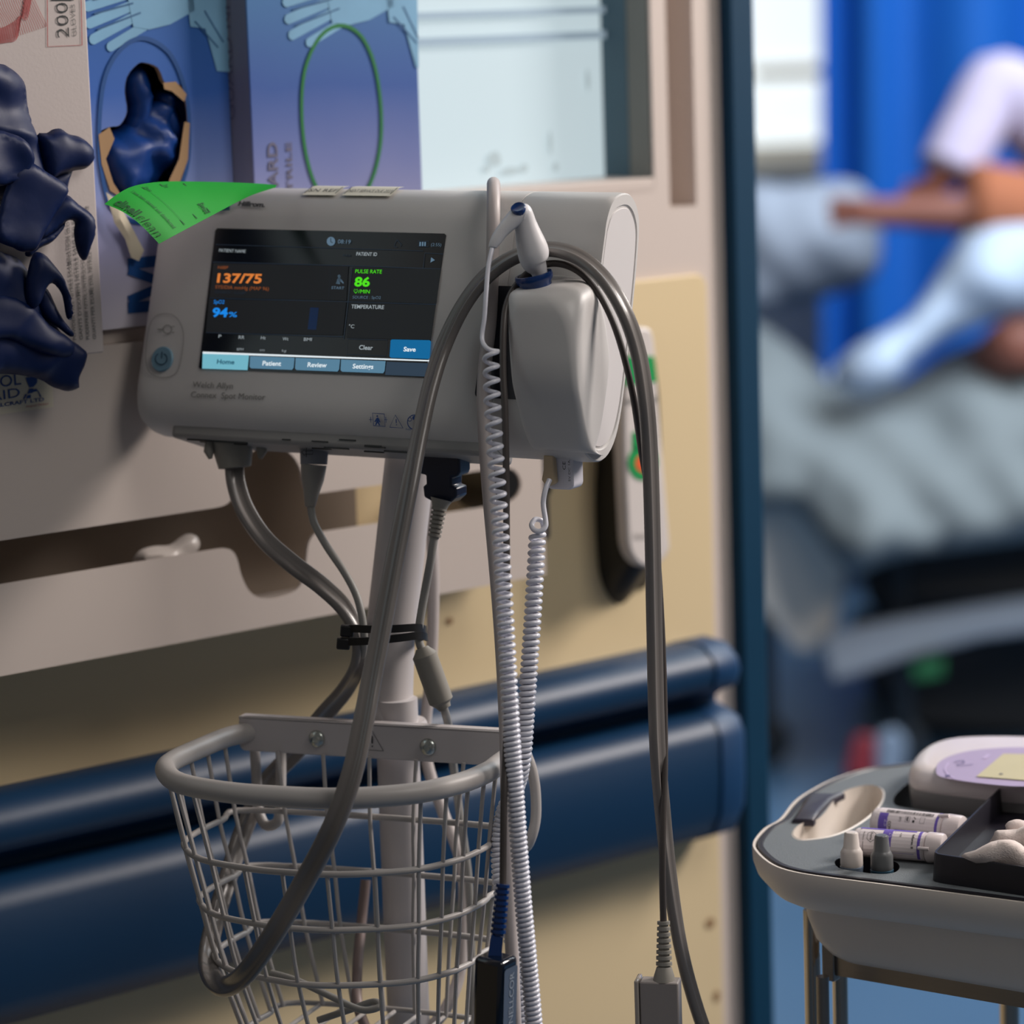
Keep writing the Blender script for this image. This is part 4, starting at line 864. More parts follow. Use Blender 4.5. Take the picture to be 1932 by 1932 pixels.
mb.lathe([(0.0046, -0.004), (0.0046, 0.0003), (0.0040, 0.0010), (0.0036, 0.0007), (0.0001, 0.0007)], lambda a, b, h: c + e1 * a + e2 * b + nb * h, 24); mb.build('button', M_blue, T, world=True)
mb = MB(); mb.tube(ptube([(930, 464, zz), (926, 480, zz - .002), (921, 505, zz - .004), (917, 553, zz - .006), (914, 599, zz - .006), (910, 628, zz - .006), (911, 646, zz - .008), (922, 659, zz - .011), (941, 663, zz - .009)], 1), 0.0014, 10)
pit = lambda y: (27 if y < 700 else max(9.4, 27 - (y - 700) * 0.0243)) * mm
coil(mb, [(926, 664, 1.880), (929, 760, 1.876), (936, 880, 1.873), (944, 1000, 1.871), (951, 1120, 1.870), (958, 1250, 1.870), (965, 1380, 1.870), (971, 1470, 1.870), (978, 1580, 1.870), (987, 1700, 1.872), (996, 1800, 1.875), (1009, 1950, 1.88)], 0.0040, 0.00142, pit)
mb.build('coiled_cord', M_coil, T, world=True, angle=80)

T = thing('barcode_scanner_cord', 'second coiled white cord hanging from beige plug under the monitor', 'cord', at(pt(1045, 880, 1.93)))
mb = MB(); FQ = yawframe(29, pt(1062, 893, 1.93)); mb.prism(rrect(-0.010, -0.0095, 0.0090, 0.012, 0.004), lambda x, y, q_: FQ @ V((x, q_, y)), -0.004, 0.010); DON = mb.build('dongle', mat('dongle_white', (216, 214, 222), 0.4), T, world=True, bevel=0.0012)
mb = MB(); f9 = lambda x, y: FQ @ V((x, -0.0047, y)); mb.text('CE', (0.0045, 0.003), (0.0045, 0.008), 0.0022, f9); mb.text('5V DC 1A', (0.0075, -0.004), (0.0075, 0.009), 0.0014, f9); mb.build('dongle_marks', M_ink, DON, world=True)
mb = MB(); mb.prism([(-0.0085, 0.012), (-0.002, 0.012), (-0.0010, -0.0050), (-0.0045, -0.0070), (-0.0085, -0.0060), (-0.0105, -0.003), (-0.0088, 0.003)], lambda x, y, q_: FQ @ V((x, q_, y)), -0.0085, -0.004); mb.build('plug', mat('beige_plug', (206, 184, 150), 0.45), T, world=True, bevel=0.0008)
mb = MB(); mb.tube(ptube([(1037, 905, 1.918), (1029, 925, 1.915), (1025, 950, 1.915), (1029, 980, 1.914), (1029, 993, 1.913), (1020, 1002, 1.912), (1008, 1000, 1.913), (1003, 990, 1.915), (1010, 980, 1.917), (1022, 983, 1.919), (1026, 996, 1.920)], 1), 0.0016, 10)
coil(mb, [(1014, 1008, 1.918), (1010, 1080, 1.916), (1004, 1180, 1.914), (997, 1280, 1.912), (991, 1370, 1.912), (985, 1440, 1.914), (972, 1490, 1.925), (952, 1530, 1.935), (943, 1580, 1.94), (943, 1640, 1.94), (950, 1700, 1.935), (966, 1770, 1.93), (980, 1840, 1.925), (987, 1950, 1.92)], 0.0039, 0.0016, lambda y: max(10.4, 15 - (y - 1008) * 0.012) * mm)
mb.build('coiled_cord', M_coil, T, world=True, angle=80)

T = tag(MB().tube(ptube([(932, 420, 2.03), (932, 372, 2.012), (932, 352, 1.99), (931, 346, 1.972), (931, 356, 1.952), (931, 400, 1.937), (929, 500, 1.937), (925, 600, 1.932), (915, 690, 1.925), (912, 760, 1.920), (917, 860, 1.915), (924, 950, 1.912), (934, 1060, 1.910), (943, 1170, 1.908), (950, 1280, 1.906), (955, 1400, 1.904), (957, 1500, 1.902), (959, 1600, 1.900), (962, 1700, 1.898), (967, 1820, 1.896), (972, 1960, 1.894)], 1), 0.0041, 14).build('pale_cord', M_pcable), 'thick pale pinkish cord draped over the monitor top behind the coil', 'cord')

T = thing('finger_sensor_cable', 'thin dark grey cable looped over the probe well with navy connector', 'cable', at(pt(950, 1660, 1.86)))
mb = MB(); mb.tube(ptube([(949, 1690, 1.862), (949, 1640, 1.864), (951, 1500, 1.866), (957, 1350, 1.880), (957, 1200, 1.886), (956, 1050, 1.888), (955, 900, 1.889), (953, 780, 1.890), (949, 700, 1.892), (950, 620, 1.895), (957, 572, 1.900), (976, 536, 1.905), (1006, 508, 1.908), (1045, 497, 1.908), (1085, 508, 1.904), (1120, 540, 1.902), (1150, 592, 1.898), (1174, 660, 1.898), (1195, 750, 1.90), (1210, 850, 1.915), (1226, 940, 1.928), (1239, 1040, 1.935), (1248, 1180, 1.940), (1253, 1320, 1.943), (1254, 1450, 1.940), (1251, 1560, 1.935), (1250, 1660, 1.935), (1252, 1750, 1.938)], 1), 0.0021, 12)
mb.build('cable', M_hosed, T, world=True)
mb = MB(); relief(mb, pt(949, 1668, 1.862), pt(939, 1765, 1.862), 0.0042, 0.0048, 9, 12); mb.tube([pt(939, 1764, 1.862), pt(938, 1766, 1.862), pt(933, 1806, 1.862)], [0.004, 0.0050, 0.0056], 4); mb.build('navy_relief', M_blue, T, world=True)
FN = yawframe(33, pt(930, 1872, 1.86)) @ Matrix.Rotation(math.radians(4), 4, 'Y')
mb = MB(); mb.box((-0.0105, -0.006, -0.045), (0.0095, 0.012, 0.0215)); 
for s_ in mb.v: pass
mb.v = [FN @ p for p in mb.v]; mb.build('connector', mat('navy_gloss', (8, 18, 34), 0.12, coat=0.6), T, world=True, bevel=0.003, bseg=3); CON = COL.objects[-1]
mb = MB(); f10 = lambda y, z: FN @ V((0.0099, y, z)); mb.flat(rrect(-0.0035, -0.030, 0.0105, 0.0165, 0.002, 3), f10, 0); f11 = lambda y, z: FN @ V((0.0102, y, z))
mb.text('NELLCOR', (0.0065, -0.018), (0.0065, 0.013), 0.0048, f11, 1); mb.build('name_plate', [mat('slate_label', (82, 94, 112), 0.3), mat('plate_ink', (150, 160, 172), 0.5, var=0)], CON, world=True)
mb = MB(); mb.tube([FN @ V((0.004, -0.008, -0.030)), FN @ V((0.014, 0.004, -0.030))], 0.0055, 16); mb.build('hinge', mat('clear_grey', (120, 128, 138), 0.1, coat=0.5), T, world=True)
mb = MB(); relief(mb, pt(1252, 1738, 1.938), pt(1253, 1826, 1.938), 0.0040, 0.0052, 8, 12); mb.tube([pt(1253, 1824, 1.938), pt(1253, 1840, 1.938), pt(1253, 1852, 1.938)], [0.0046, 0.0062, 0.0070], 16); mb.build('grey_relief', M_grelief, T, world=True)
FG = yawframe(12, pt(1244, 1850, 1.938)); mb = MB(); mb.box((-0.0115, -0.006, -0.06), (0.0125, 0.007, 0.0005)); mb.v = [FG @ p for p in mb.v]; mb.build('grey_connector', mat('connector_grey', (150, 142, 138), 0.45), T, world=True, bevel=0.001)
mb = MB(); mb.box((-0.0145, -0.0075, -0.06), (-0.0118, 0.0085, 0.0015)); mb.v = [FG @ p for p in mb.v]; mb.build('clear_cover', mat('clear_cover', (168, 158, 148), 0.15, coat=0.5), T, world=True, bevel=0.0008)

# ------------------------------------------------------------------ trolley tray on the right
HT = 0.92
def tp(x, y, h=0.0): p = onz(x, y, HT + h); return (p.x, p.y)
M_tray = mat('tray_plastic_light', (224, 214, 204), 0.45, var=0.03)
M_top = mat('tray_plate_grey', (104, 110, 114), 0.55, var=0.06, nscale=40, bump=0.25, bscale=1400)
M_dark = mat('dark_violet_plastic2', (44, 40, 54), 0.42)
T = thing('meter_tray', 'pale moulded carry tray with grey top on a chrome trolley frame', 'tray', at(V((*tp(1640, 1640), HT))))
rimpx = [(1420, 1592), (1427, 1611), (1455, 1634), (1496, 1648), (1565, 1659), (1700, 1676), (1932, 1706), (2150, 1734), (2320, 1690), (2330, 1560), (2200, 1452), (1980, 1424), (1800, 1428), (1717, 1441), (1634, 1452), (1571, 1472), (1524, 1496), (1496, 1516), (1470, 1548), (1440, 1566)]
rim2 = closed_smooth([tp(*p) for p in rimpx], 4)
cxy = V((sum(p[0] for p in rim2) / len(rim2), sum(p[1] for p in rim2) / len(rim2)))
def inset(P, d, cz_=cxy):
    out = []; n = len(P)
    ar = sum(P[i - 1][0] * P[i][1] - P[i][0] * P[i - 1][1] for i in range(n)); sg = 1 if ar > 0 else -1
    for i in range(n):
        t = V((P[(i + 1) % n][0] - P[i - 1][0], P[(i + 1) % n][1] - P[i - 1][1])).normalized(); out.append((P[i][0] - t.y * d * sg, P[i][1] + t.x * d * sg))
    return out
holepx = [(1497, 1577), (1505, 1563), (1520, 1555), (1543, 1550), (1560, 1534), (1576, 1511), (1592, 1498), (1612, 1490), (1642, 1485), (1662, 1492), (1666, 1506), (1658, 1524), (1636, 1546), (1605, 1566), (1570, 1580), (1535, 1586), (1508, 1587)]
hole = closed_smooth([tp(*p) for p in holepx], 3)
slotpx = [(1717, 1478), (1700, 1492), (1686, 1508), (1690, 1522), (1720, 1528), (1800, 1540), (1960, 1560), (2120, 1540), (2120, 1470), (1960, 1430), (1780, 1436)]
slot = closed_smooth([tp(*p) for p in slotpx], 3)
oval = closed_smooth([tp(*p) for p in ((1575, 1628), (1590, 1621), (1630, 1622), (1680, 1626), (1697, 1636), (1690, 1648), (1660, 1652), (1610, 1646), (1582, 1640))], 3)
def plate_with_holes(mb, outer, holes, z, mi=0):
    pts = [V(p) for p in outer]; ed = [(i, (i + 1) % len(outer)) for i in range(len(outer))]
    for h_ in holes:
        b = len(pts); pts += [V(p) for p in h_]; ed += [(b + i, b + (i + 1) % len(h_)) for i in range(len(h_))]
    r = delaunay_2d_cdt(pts, ed, [], 0, 1e-6)
    for f in r[2]:
        c = sum((r[0][k] for k in f), V((0, 0))) / len(f)
        if inpoly(c, outer) and not any(inpoly(c, h_) for h_ in holes): mb.add([V((r[0][k].x, r[0][k].y, z)) for k in f], [tuple(range(len(f)))], mi)
plate = inset(rim2, 0.007)
mb = MB(); plate_with_holes(mb, plate, [hole, slot, oval], HT + 0.001)
for h_, dp in ((slot, 0.02), (oval, 0.018)):
    mb.loft([[V((x, y, HT + 0.001)) for x, y in h_], [V((x, y, HT - dp)) for x, y in h_]], 1, caps=False); mb.flat(h_, lambda x, y, dp=dp: V((x, y, HT - dp)), 1)
mb.build('top_plate', [M_top, mat('well_dark', (18, 17, 24), 0.5)], T, world=True, angle=50)
mb = MB()
mb.loft([[V((x, y, HT + a)) for x, y in inset(rim2, d)] for d, a in ((0.0075, 0.0005), (0.0065, 0.0018), (0.0035, 0.0018), (0.0025, -0.002))], caps=False); mb.build('edge_band', mat('edge_dark', (28, 26, 34), 0.4), T, world=True, angle=50)
mb = MB()
mb.loft([[V((x, y, HT + a)) for x, y in inset(rim2, d)] for d, a in ((0.0026, -0.002), (0.0018, 0.001), (0.0003, 0.001), (0.0, -0.001), (0.0003, -0.008), (0.003, -0.016), (0.009, -0.023), (0.018, -0.0275), (0.03, -0.029), (0.036, -0.032))], caps=False)
mb.loft([[V((x, y, HT + 0.001)) for x, y in inset(hole, -0.0012)], [V((x, y, HT + 0.0016)) for x, y in hole], [V((x, y, HT - 0.014)) for x, y in inset(hole, -0.001)], [V((x, y, HT - 0.027)) for x, y in inset(hole, 0.001)]], caps=False)
low = inset(rim2, 0.03); bp_ = [tp(1519, 1712, -0.03), tp(2300, 1830, -0.03)]
mb.build('rim', M_tray, T, world=True, angle=50)
# lower bin of the tray: long tub under the rim, set in from the left end
A0 = V(tp(1519, 1709, -0.029)); dx = (V(tp(1932, 1775, -0.029)) - A0).normalized(); dy = V((-dx.y, dx.x))
tubx = -0.006
def tubr(x0, x1, y0, y1, r_, z): return [V((*(A0 + dx * x + dy * y), z)) for x, y in rrect(x0, y0, x1, y1, r_, 6)]
mb = MB(); mb.loft([tubr(-0.006, .34, -0.001, .20, .014, HT - .024), tubr(-0.005, .338, 0.001, .198, .014, HT - .038), tubr(-0.002, .333, 0.004, .192, .016, HT - .052), tubr(0.004, .32, 0.009, .185, .018, HT - .062), tubr(0.012, .31, .016, .176, .018, HT - .068), tubr(0.022, .30, .026, .166, .02, HT - .070)]); mb.build('lower_bin', M_tray, T, world=True, angle=60)
# handle grip
gp = [(1494, 1545), (1508, 1524), (1522, 1501), (1534, 1495), (1570, 1496), (1594, 1494), (1570, 1505), (1548, 1528), (1535, 1545)]
mb = MB(); g2 = [tp(*p, 0.004) for p in gp]
mb.loft([[V((x, y, HT + z)) for x, y in inset(g2, d)] for d, z in ((0.0, -0.001), (0.0, 0.0025), (0.0012, 0.0038), (0.003, 0.0042))]); mb.build('handle_grip', M_dark, T, world=True, angle=50)

# trolley frame
M_post = mat('chrome_post', (205, 196, 184), 0.16, metal=1.0)
def dn(x, y, z): return pt(x, y, z)
T = thing('trolley_frame', 'chrome tubular trolley frame under the pale carry tray', 'trolley', at(V((dn(1560, 1900, 1.98).x, dn(1560, 1900, 1.98).y, 0))))
def post(x, y, z, top, r_, m_=M_post):
    p = dn(x, y, z); mb = MB(); mb.tube([V((p.x, p.y, 0.03)), V((p.x, p.y, top))], r_, 24); mb.build('post', m_, T, world=True)
post(1533, 1850, 2.03, HT - 0.040, 0.0052); post(1552, 1850, 1.99, HT - 0.072, 0.0040, M_steel); post(1585, 1850, 2.04, HT - 0.075, 0.0050)
post(1905, 1930, 2.18, HT - 0.06, 0.0068); post(2280, 1930, 1.82, HT - 0.06, 0.0068)
zt = HT - 0.066
mb = MB(); B0 = A0 + dx * 0.008 + dy * 0.014; 
for (x0, x1, y0, y1) in ((0.0, 0.33, 0.0, 0.004), (0.0, 0.33, 0.17, 0.174), (0.0, 0.004, 0.0, 0.174), (0.326, 0.33, 0.0, 0.174)):
    mb.prism(rrect(x0, y0, x1, y1, 0.0015, 2), lambda x, y, q_: V((*(B0 + dx * x + dy * y), q_)), zt - 0.010, zt + 0.002)
mb.build('shelf_rail', M_steel, T, world=True)
for cx_, cy_ in ((1533, 1850), ):
    mb = MB(); mb.prism([(-.004, -.002), (.005, -.002), (.005, .006), (-.004, .006)], lambda x, y, q_: V((*(B0 + dx * x + dy * y), q_)), zt - 0.014, zt + 0.010); mb.build('corner_joint', M_steel, T, world=True, bevel=0.001)

# glucose meter in its dock
T = thing('glucose_meter', 'pale rounded glucose meter with lilac face and yellow screen in the tray', 'meter', at(V((*tp(1850, 1480), HT))))
mo = [tp(*p) for p in ((1716, 1500), (1722, 1515), (1745, 1522), (1800, 1530), (1932, 1545), (2060, 1545), (2110, 1500), (2060, 1462), (1932, 1450), (1800, 1452), (1740, 1470))]
mo = closed_smooth(mo, 4)
def mring(d, z): return [V((x, y, HT + z)) for x, y in inset(mo, d)]
mb = MB(); mb.loft([mring(0.004, -0.016), mring(0.001, 0.0), mring(0.0, 0.010)]); mb.build('lower_shell', mat('meter_grey', (150, 148, 148), 0.45), T, world=True, angle=50)
mb = MB(); mb.loft([mring(0.0006, 0.010), mring(0.0, 0.0115), mring(0.0, 0.016), mring(0.0016, 0.0205), mring(0.005, 0.0235), mring(0.010, 0.0250), mring(0.013, 0.0254)]); mb.build('upper_shell', mat('meter_white', (226, 216, 216), 0.35, coat=0.2), T, world=True, angle=60)
def hp(x, y): return tp(x, y, 0.0258)
lx = lambda z: (lambda x, y: V((x, y, HT + z)))
mb = MB(); fc = [hp(*p) for p in closed_smooth([(1766, 1454), (1772, 1438), (1800, 1424), (1850, 1414), (1932, 1410), (2040, 1414), (2060, 1440), (2020, 1475), (1932, 1484), (1850, 1478), (1795, 1470), (1772, 1464)], 4)]
mb.flat(fc, lx(0.0259), 0)
mb.line([hp(*p) for p in smooth([(1802, 1470), (1788, 1462), (1783, 1452), (1790, 1440)], 6)], 0.0009, lx(0.0264), 1)
mb.line([hp(*p) for p in smooth([(1800, 1440), (1815, 1436), (1818, 1441), (1806, 1444), (1815, 1446), (1836, 1443)], 5)], 0.0009, lx(0.0264), 2)
mb.flat([hp(*p) for p in ellipse(1788, 1465, 5, 1.6, 12)], lx(0.0264), 2)
mb.line([hp(1856, 1432), hp(1866, 1425)], 0.002, lx(0.0264), 1)
mb.build('face_plate', [mat('lilac_face', (178, 162, 190), 0.35), mat('lilac_light', (206, 190, 222), 0.35), mat('face_ink', (92, 84, 130), 0.5)], T, world=True)
mb = MB(); mb.flat([hp(*p) for p in ((1842, 1467), (1893, 1424), (2020, 1426), (2000, 1474), (1932, 1474))], lx(0.0266), 0); mb.flat([hp(*p) for p in ellipse(1889, 1463, 4, 1.4, 10)], lx(0.0269), 1)
mb.build('meter_screen', [mat('lcd_yellow', (206, 196, 150), 0.3), M_inkg], T, world=True)

# open black compartment with tissues
T = thing('open_black_bin', 'open black plastic bin of tissues at the tray front right', 'bin', at(V((*tp(1850, 1650), HT))))
hb = 0.0185
bo = [tp(*p) for p in ((1762, 1668), (1772, 1673), (1932, 1697), (2150, 1728), (2260, 1640), (2200, 1545), (1932, 1538), (1895, 1543), (1880, 1548))]
def top_of(p, h): return V((p[0], p[1], HT + h))
dxr = 0
bt = [tp(*p, hb) for p in ((1758, 1610), (1932, 1636), (2150, 1668), (2260, 1580), (2200, 1486), (1932, 1477), (1890, 1481))]
bt = closed_smooth(bt, 3) if 0 else bt
def fan(P, k): 
    out = []
    n = len(P)
    for i in range(n):
        a, b, c = V(P[i - 1]), V(P[i]), V(P[(i + 1) % n]); 
        r_ = min(0.007, (a - b).length * .4, (c - b).length * .4)
        p0 = b + (a - b).normalized() * r_; p1 = b + (c - b).normalized() * r_
        for t in (0, .33, .66, 1): out.append(tuple((p0 * (1 - t) + b * t) * (1 - t) + (b * (1 - t) + p1 * t) * t))
    return out
bt = fan(bt, 3)  # rounded corners
mb = MB(); mb.loft([[V((x, y, HT + z)) for x, y in inset(bt, d)] for d, z in ((-0.001, 0.0012), (0.0, hb - 0.001), (0.0004, hb), (0.0016, hb), (0.002, hb - 0.001), (0.003, 0.0035))], caps=False)
mb.flat(inset(bt, 0.003), lambda x, y: V((x, y, HT + 0.0035)))
mb.build('bin_walls', mat('black_violet_plastic', (24, 22, 32), 0.38), T, world=True, angle=40)
M_tis = mat('tissue_paper', (226, 212, 206), 0.8, var=0.04, bump=0.35, bscale=700, stretch=(1, 6, 1))
def tissue(P, depth, lab, sd, th=0.006):
    mb = MB(); Pc = [((x - 1850) / 3000, -(y - 1600) / 3000) for x, y in closed_smooth(P, 2)]
    def fn_(u, v, h): return pt(1850 + u * 3000, 1600 - v * 3000, depth - h - 0.35 * v)
    vs, fs = puff(Pc, fn_, th, 0.0035, 0.0009, 60, sd, back=0.6, ridge=0.6); mb.add(vs, fs)
    return tag(mb.build('tissue', M_tis, angle=180), lab, 'tissue')
tissue([(1812, 1616), (1840, 1604), (1870, 1588), (1895, 1584), (1915, 1586), (1935, 1600), (1960, 1630), (1960, 1655), (1880, 1640)], 1.905, 'front folded white tissue peeking out of the black bin', 3)
tissue([(1868, 1600), (1875, 1575), (1882, 1566), (1920, 1564), (1960, 1548), (1975, 1600), (1930, 1615)], 1.935, 'rear white tissue in the black bin below the cotton ball', 8)
mb = MB(); c = pt(1919, 1559, 1.945)
mb.loft([[c + V((0.0072 * math.cos(ph) * math.cos(th) * (1 + .1 * noise.noise(V((ph * 3, th * 2, 0)))), 0.0055 * math.cos(ph) * math.sin(th), 0.0042 * math.sin(ph))) for th in [2 * PI * k / 20 for k in range(20)]] for ph in [math.radians(a) for a in (-88, -70, -45, -20, 0, 20, 45, 70, 88)]])
tag(mb.build('cotton_ball', mat('cotton', (220, 205, 200), 0.9, bump=0.3)), 'small white cotton ball behind the tissues in the bin', 'cotton ball')

# test strip vials lying on the tray
M_vial = mat('vial_white', (224, 212, 212), 0.25, coat=0.3, var=0.02)
M_purple = mat('label_purple', (108, 86, 178), 0.45, var=0.02)
def vial(pa, pb, r_, lab, kind):
    """pa, pb: pixel of axis ends (left, right) lying at height r above tray"""
    A_v = onz(pa[0], pa[1], HT + 0.001 + r_); B_v = onz(pb[0], pb[1], HT + 0.001 + r_)
    ax_ = (B_v - A_v).normalized(); L = (B_v - A_v).length; up_ = V((0, 0, 1)); fr_ = up_.cross(ax_).normalized() * -1
    if fr_.dot(FW) > 0: fr_ = -fr_
    M = frame(ax_, -fr_, up_, A_v)
    T = thing('test_strip_vial', lab, 'vial', M, 'test strip vials on the tray')
    def cyl(x, a, rr): return V((x, -rr * math.cos(a), rr * math.sin(a)))
    def body(x, rr, seg=32): return [cyl(x, 2 * PI * k / seg, rr) for k in range(seg)]
    Lb = L * 0.80
    mb = MB(); mb.loft([body(0, r_ * .80), body(0.0006, r_ * .93), body(0.002, r_ * .985), body(0.004, r_), body(Lb, r_)]); mb.build('body', M_vial, T, angle=50)
    mb = MB(); mb.loft([body(Lb - 0.001, r_ * 0.93), body(Lb + .0008, r_ * 0.93), body(Lb + 0.001, r_ * 1.05), body(Lb + 0.002, r_ * 1.08), body(L - 0.002, r_ * 1.05), body(L - 0.0006, r_ * 1.0), body(L, r_ * .85)]); CAPO = mb.build('cap', M_vial, T, angle=35)
    mb = MB(); a1 = math.radians(10 if kind else 70); mb.tube([cyl(Lb - 0.003, a1, r_ * 1.06), cyl(Lb + 0.002, a1, r_ * 1.14), cyl(Lb + 0.004, a1, r_ * 1.14)], 0.0011, 10); mb.build('cap_tab', M_vial, CAPO)
    rr = r_ + 0.0002
    def S1(k): return lambda x, s: cyl(x, s / r_, rr + 0.0001 * k)     # x along the vial, s arc length upward
    def band(mb, x0, x1, s0, s1, mi, k=0):
        n = 12; vs = []; 
        for i in range(n + 1):
            s = s0 + (s1 - s0) * i / n; vs += [S1(k)(x0, s), S1(k)(x1, s)]
        mb.add(vs, [(2 * i, 2 * i + 1, 2 * i + 3, 2 * i + 2) for i in range(n)], mi)
    mb = MB(); H = r_ * 2.0
    band(mb, 0.005, Lb - 0.001, -0.55 * r_ * 1.2, 2.4 * r_, 0, 0)
    band(mb, Lb - 0.0040, Lb - 0.0022, -0.62 * r_ * 1.2, 2.4 * r_, 1, 1)
    if kind == 0:
        band(mb, 0.0065, 0.0125, -0.6 * r_, 1.02 * r_, 1, 1); mb.text('25', (0.0108, 0.55 * r_), (0.0108, 0.10 * r_), 0.0026, S1(2), 3)
        mb.text('CONTROL', (0.0135, 0.45 * r_), (0.0135, -0.8 * r_), 0.0019, S1(2), 2, 0.02); mb.text('(01)', (0.0205, 0.80 * r_), (0.0205, 0.48 * r_), 0.0015, S1(2), 2)
        x = 0.0105; rnd = random.Random(5)
        while x < Lb - 0.0065: w_ = rnd.choice((.00022, .0004, .0006)); band(mb, x, x + w_, 1.08 * r_, 1.40 * r_, 2, 2); x += w_ + rnd.choice((.00025, .0004))
        band(mb, 0.0180, Lb - 0.0040, -0.30 * r_, -0.04 * r_, 1, 1)
        for x0 in (0.0245, 0.0345): mb.line([(x0, .50 * r_), (x0 + .003, .50 * r_), (x0 + .003, .92 * r_), (x0, .92 * r_)], 0.0002, S1(2), 2, True)
        mb.text('REF', (0.0265 - .0012, .86 * r_), (0.0265 - .0012, .56 * r_), 0.0014, S1(2), 2, 0.02); mb.line([(0.0300, .9 * r_), (0.0315, .75 * r_)], 0.0004, S1(2), 2); mb.flat([(0.0296, .50 * r_), (0.031, .50 * r_), (0.031, .66 * r_), (0.0296, .66 * r_)], S1(2), 2)
    else:
        band(mb, 0.004, Lb - 0.006, 1.45 * r_, 2.3 * r_, 1, 1)
        mb.line([(0.0125 + .003 * math.cos(math.radians(a)), .75 * r_ + .0038 * math.sin(math.radians(a))) for a in (90, 150, 210, 270, 330, 30)], 0.00026, S1(2), 2, True)
        mb.text('Roche', (0.0118, .75 * r_ + .0026), (0.0118, .75 * r_ - .0026), 0.0016, S1(2), 2, 0.0)
        mb.text('Mannheim, Germany', (0.0072, 1.1 * r_), (0.0072, -.3 * r_), 0.0009, S1(2), 2)
        band(mb, 0.0195, 0.0255, 0.1 * r_, 1.45 * r_, 1, 1); mb.text('25', (0.0235, 1.15 * r_), (0.0235, .75 * r_), 0.0026, S1(2), 3)
        mb.text('Inform II', (0.0385, 1.15 * r_), (0.0385, 0.10 * r_), 0.0016, S1(2), 2, 0.02); mb.text('4-30', (0.0305, 1.2 * r_), (0.0305, .85 * r_), 0.0012, S1(2), 2)
        mb.line([(0.027, 1.3 * r_), (0.027, -.3 * r_), (Lb - .006, -.3 * r_)], 0.00025, S1(2), 1)
    mb.build('label_print', [mat('label_white', (226, 216, 218), 0.4, var=0.02), M_purple, mat('label_black', (42, 40, 42), 0.5, var=0), mat('label_lilac_text', (196, 184, 222), 0.5, var=0)], T, flat_shade=True)
vial((1650, 1551), (1818, 1569), 0.0096, 'back test strip vial showing a barcode, lying near the meter', 0)
vial((1614, 1588), (1783, 1601), 0.0090, 'front test strip vial with hexagon mark, behind the two dropper bottles', 1)

# control solution dropper bottles
def bottle(x, y, col, band_c, lab):
    c = onz(x, y, HT); T = thing('dropper_bottle', lab, 'bottle', at(c), 'dropper bottles in the tray holder')
    prof_ = [(0.0050, 0.0165 + .003), (0.0052, 0.0135), (0.0058, 0.0100)]
    mb = MB(); k = 40
    def pr(r_, z, rib=0): return [V(((r_ + (0.00018 if (i % 2 and rib) else 0)) * math.cos(2 * PI * i / k), (r_ + (0.00018 if (i % 2 and rib) else 0)) * math.sin(2 * PI * i / k), z)) for i in range(k)]
    mb.loft([pr(.0068, .0010), pr(.0069, .0018, 1), pr(.0067, .0098, 1), pr(.0061, .0112), pr(.0056, .0122), pr(.0051, .0128), pr(.0043, .0215), pr(.0036, .0224), pr(.0015, .0226)])
    mb.build('cap', mat('cap_' + col[1], col[0], 0.35), T, angle=40)
    mb = MB(); mb.loft([pr(.0066, -0.016), pr(.0070, -0.0145), pr(.0070, -0.0015), pr(.0072, -.0004), pr(.0072, .0007), pr(.0060, .0012)]); mb.build('bottle_body', mat('body_' + col[1], band_c, 0.35), T)
bottle(1607, 1636, ((218, 208, 202), 'white'), (110, 124, 142), 'white capped dropper bottle, left of the pair in the tray')
bottle(1664, 1642, ((98, 100, 102), 'grey'), (52, 84, 104), 'dark grey capped dropper bottle, right of the pair in the tray')

# ------------------------------------------------------------------ far bay
M_curt = mat('curtain_blue', (0, 96, 190), 0.75, var=0.12, nscale=4, sub=0.0)
mb = MB(); n = 150; vs = []; rnd = random.Random(2)
y0 = 7.5; c0 = pt(1565, 400, 7.55)
for z in (0.25, 2.6):
    for i in range(n):
        u = i / (n - 1) * 1.3; sp = 0.03 if z < 1 else 0.0
        d = 0.045 * math.sin(u * 30 + 1.5 * math.sin(u * 9)) + 0.03 * math.sin(u * 13 + 1)
        vs.append(V((c0.x - sp + u, c0.y + d - 0.04, z)))
fs = [(i, i + 1, n + i + 1, n + i) for i in range(n - 1)]; mb.add(vs, fs)
vs2 = [p + V((0, 0.004, 0)) for p in vs]; mb.add(vs2, [tuple(reversed(f)) for f in fs])
T = thing('privacy_curtain', 'bright blue pleated privacy curtain behind the bed', 'curtain', at(V((c0.x, c0.y, 0))))
mb.build('fabric', M_curt, T, world=True, angle=180)
# bed
T = thing('hospital_bed', 'blurred hospital bed with grey end board beyond the doorway', 'bed', at(V((pt(1700, 1300, 6.2).x, pt(1700, 1300, 6.2).y, 0))))
ZB = 6.1
M_bedg = mat('bed_grey', (150, 158, 170), 0.5); M_bedw = mat('bed_board_white', (224, 222, 216), 0.5); M_bedd = mat('bed_shadow_dark', (26, 36, 46), 0.5)  # near-black bed tone carries the under-bed shadow in its colour
def slab(name, P, z0, z1, m_, par, r_=0.01, **k):
    mb = MB(); mb.loft([[pt(x, y, z0) for x, y in P], [pt(x, y, z1) for x, y in P]]); return mb.build(name, m_, par, world=True, bevel=r_, **k)
slab('end_board', [(1395, 880), (1560, 900), (1600, 1000), (1588, 1130), (1560, 1230), (1500, 1230), (1395, 1090)], 5.95, 6.02, M_bedw, T, 0.01)
slab('side_rail', [(1545, 1195), (1700, 1165), (1850, 1140), (2250, 1080), (2250, 1150), (1850, 1205), (1700, 1245), (1570, 1290)], 5.9, 5.98, M_bedg, T, 0.01)
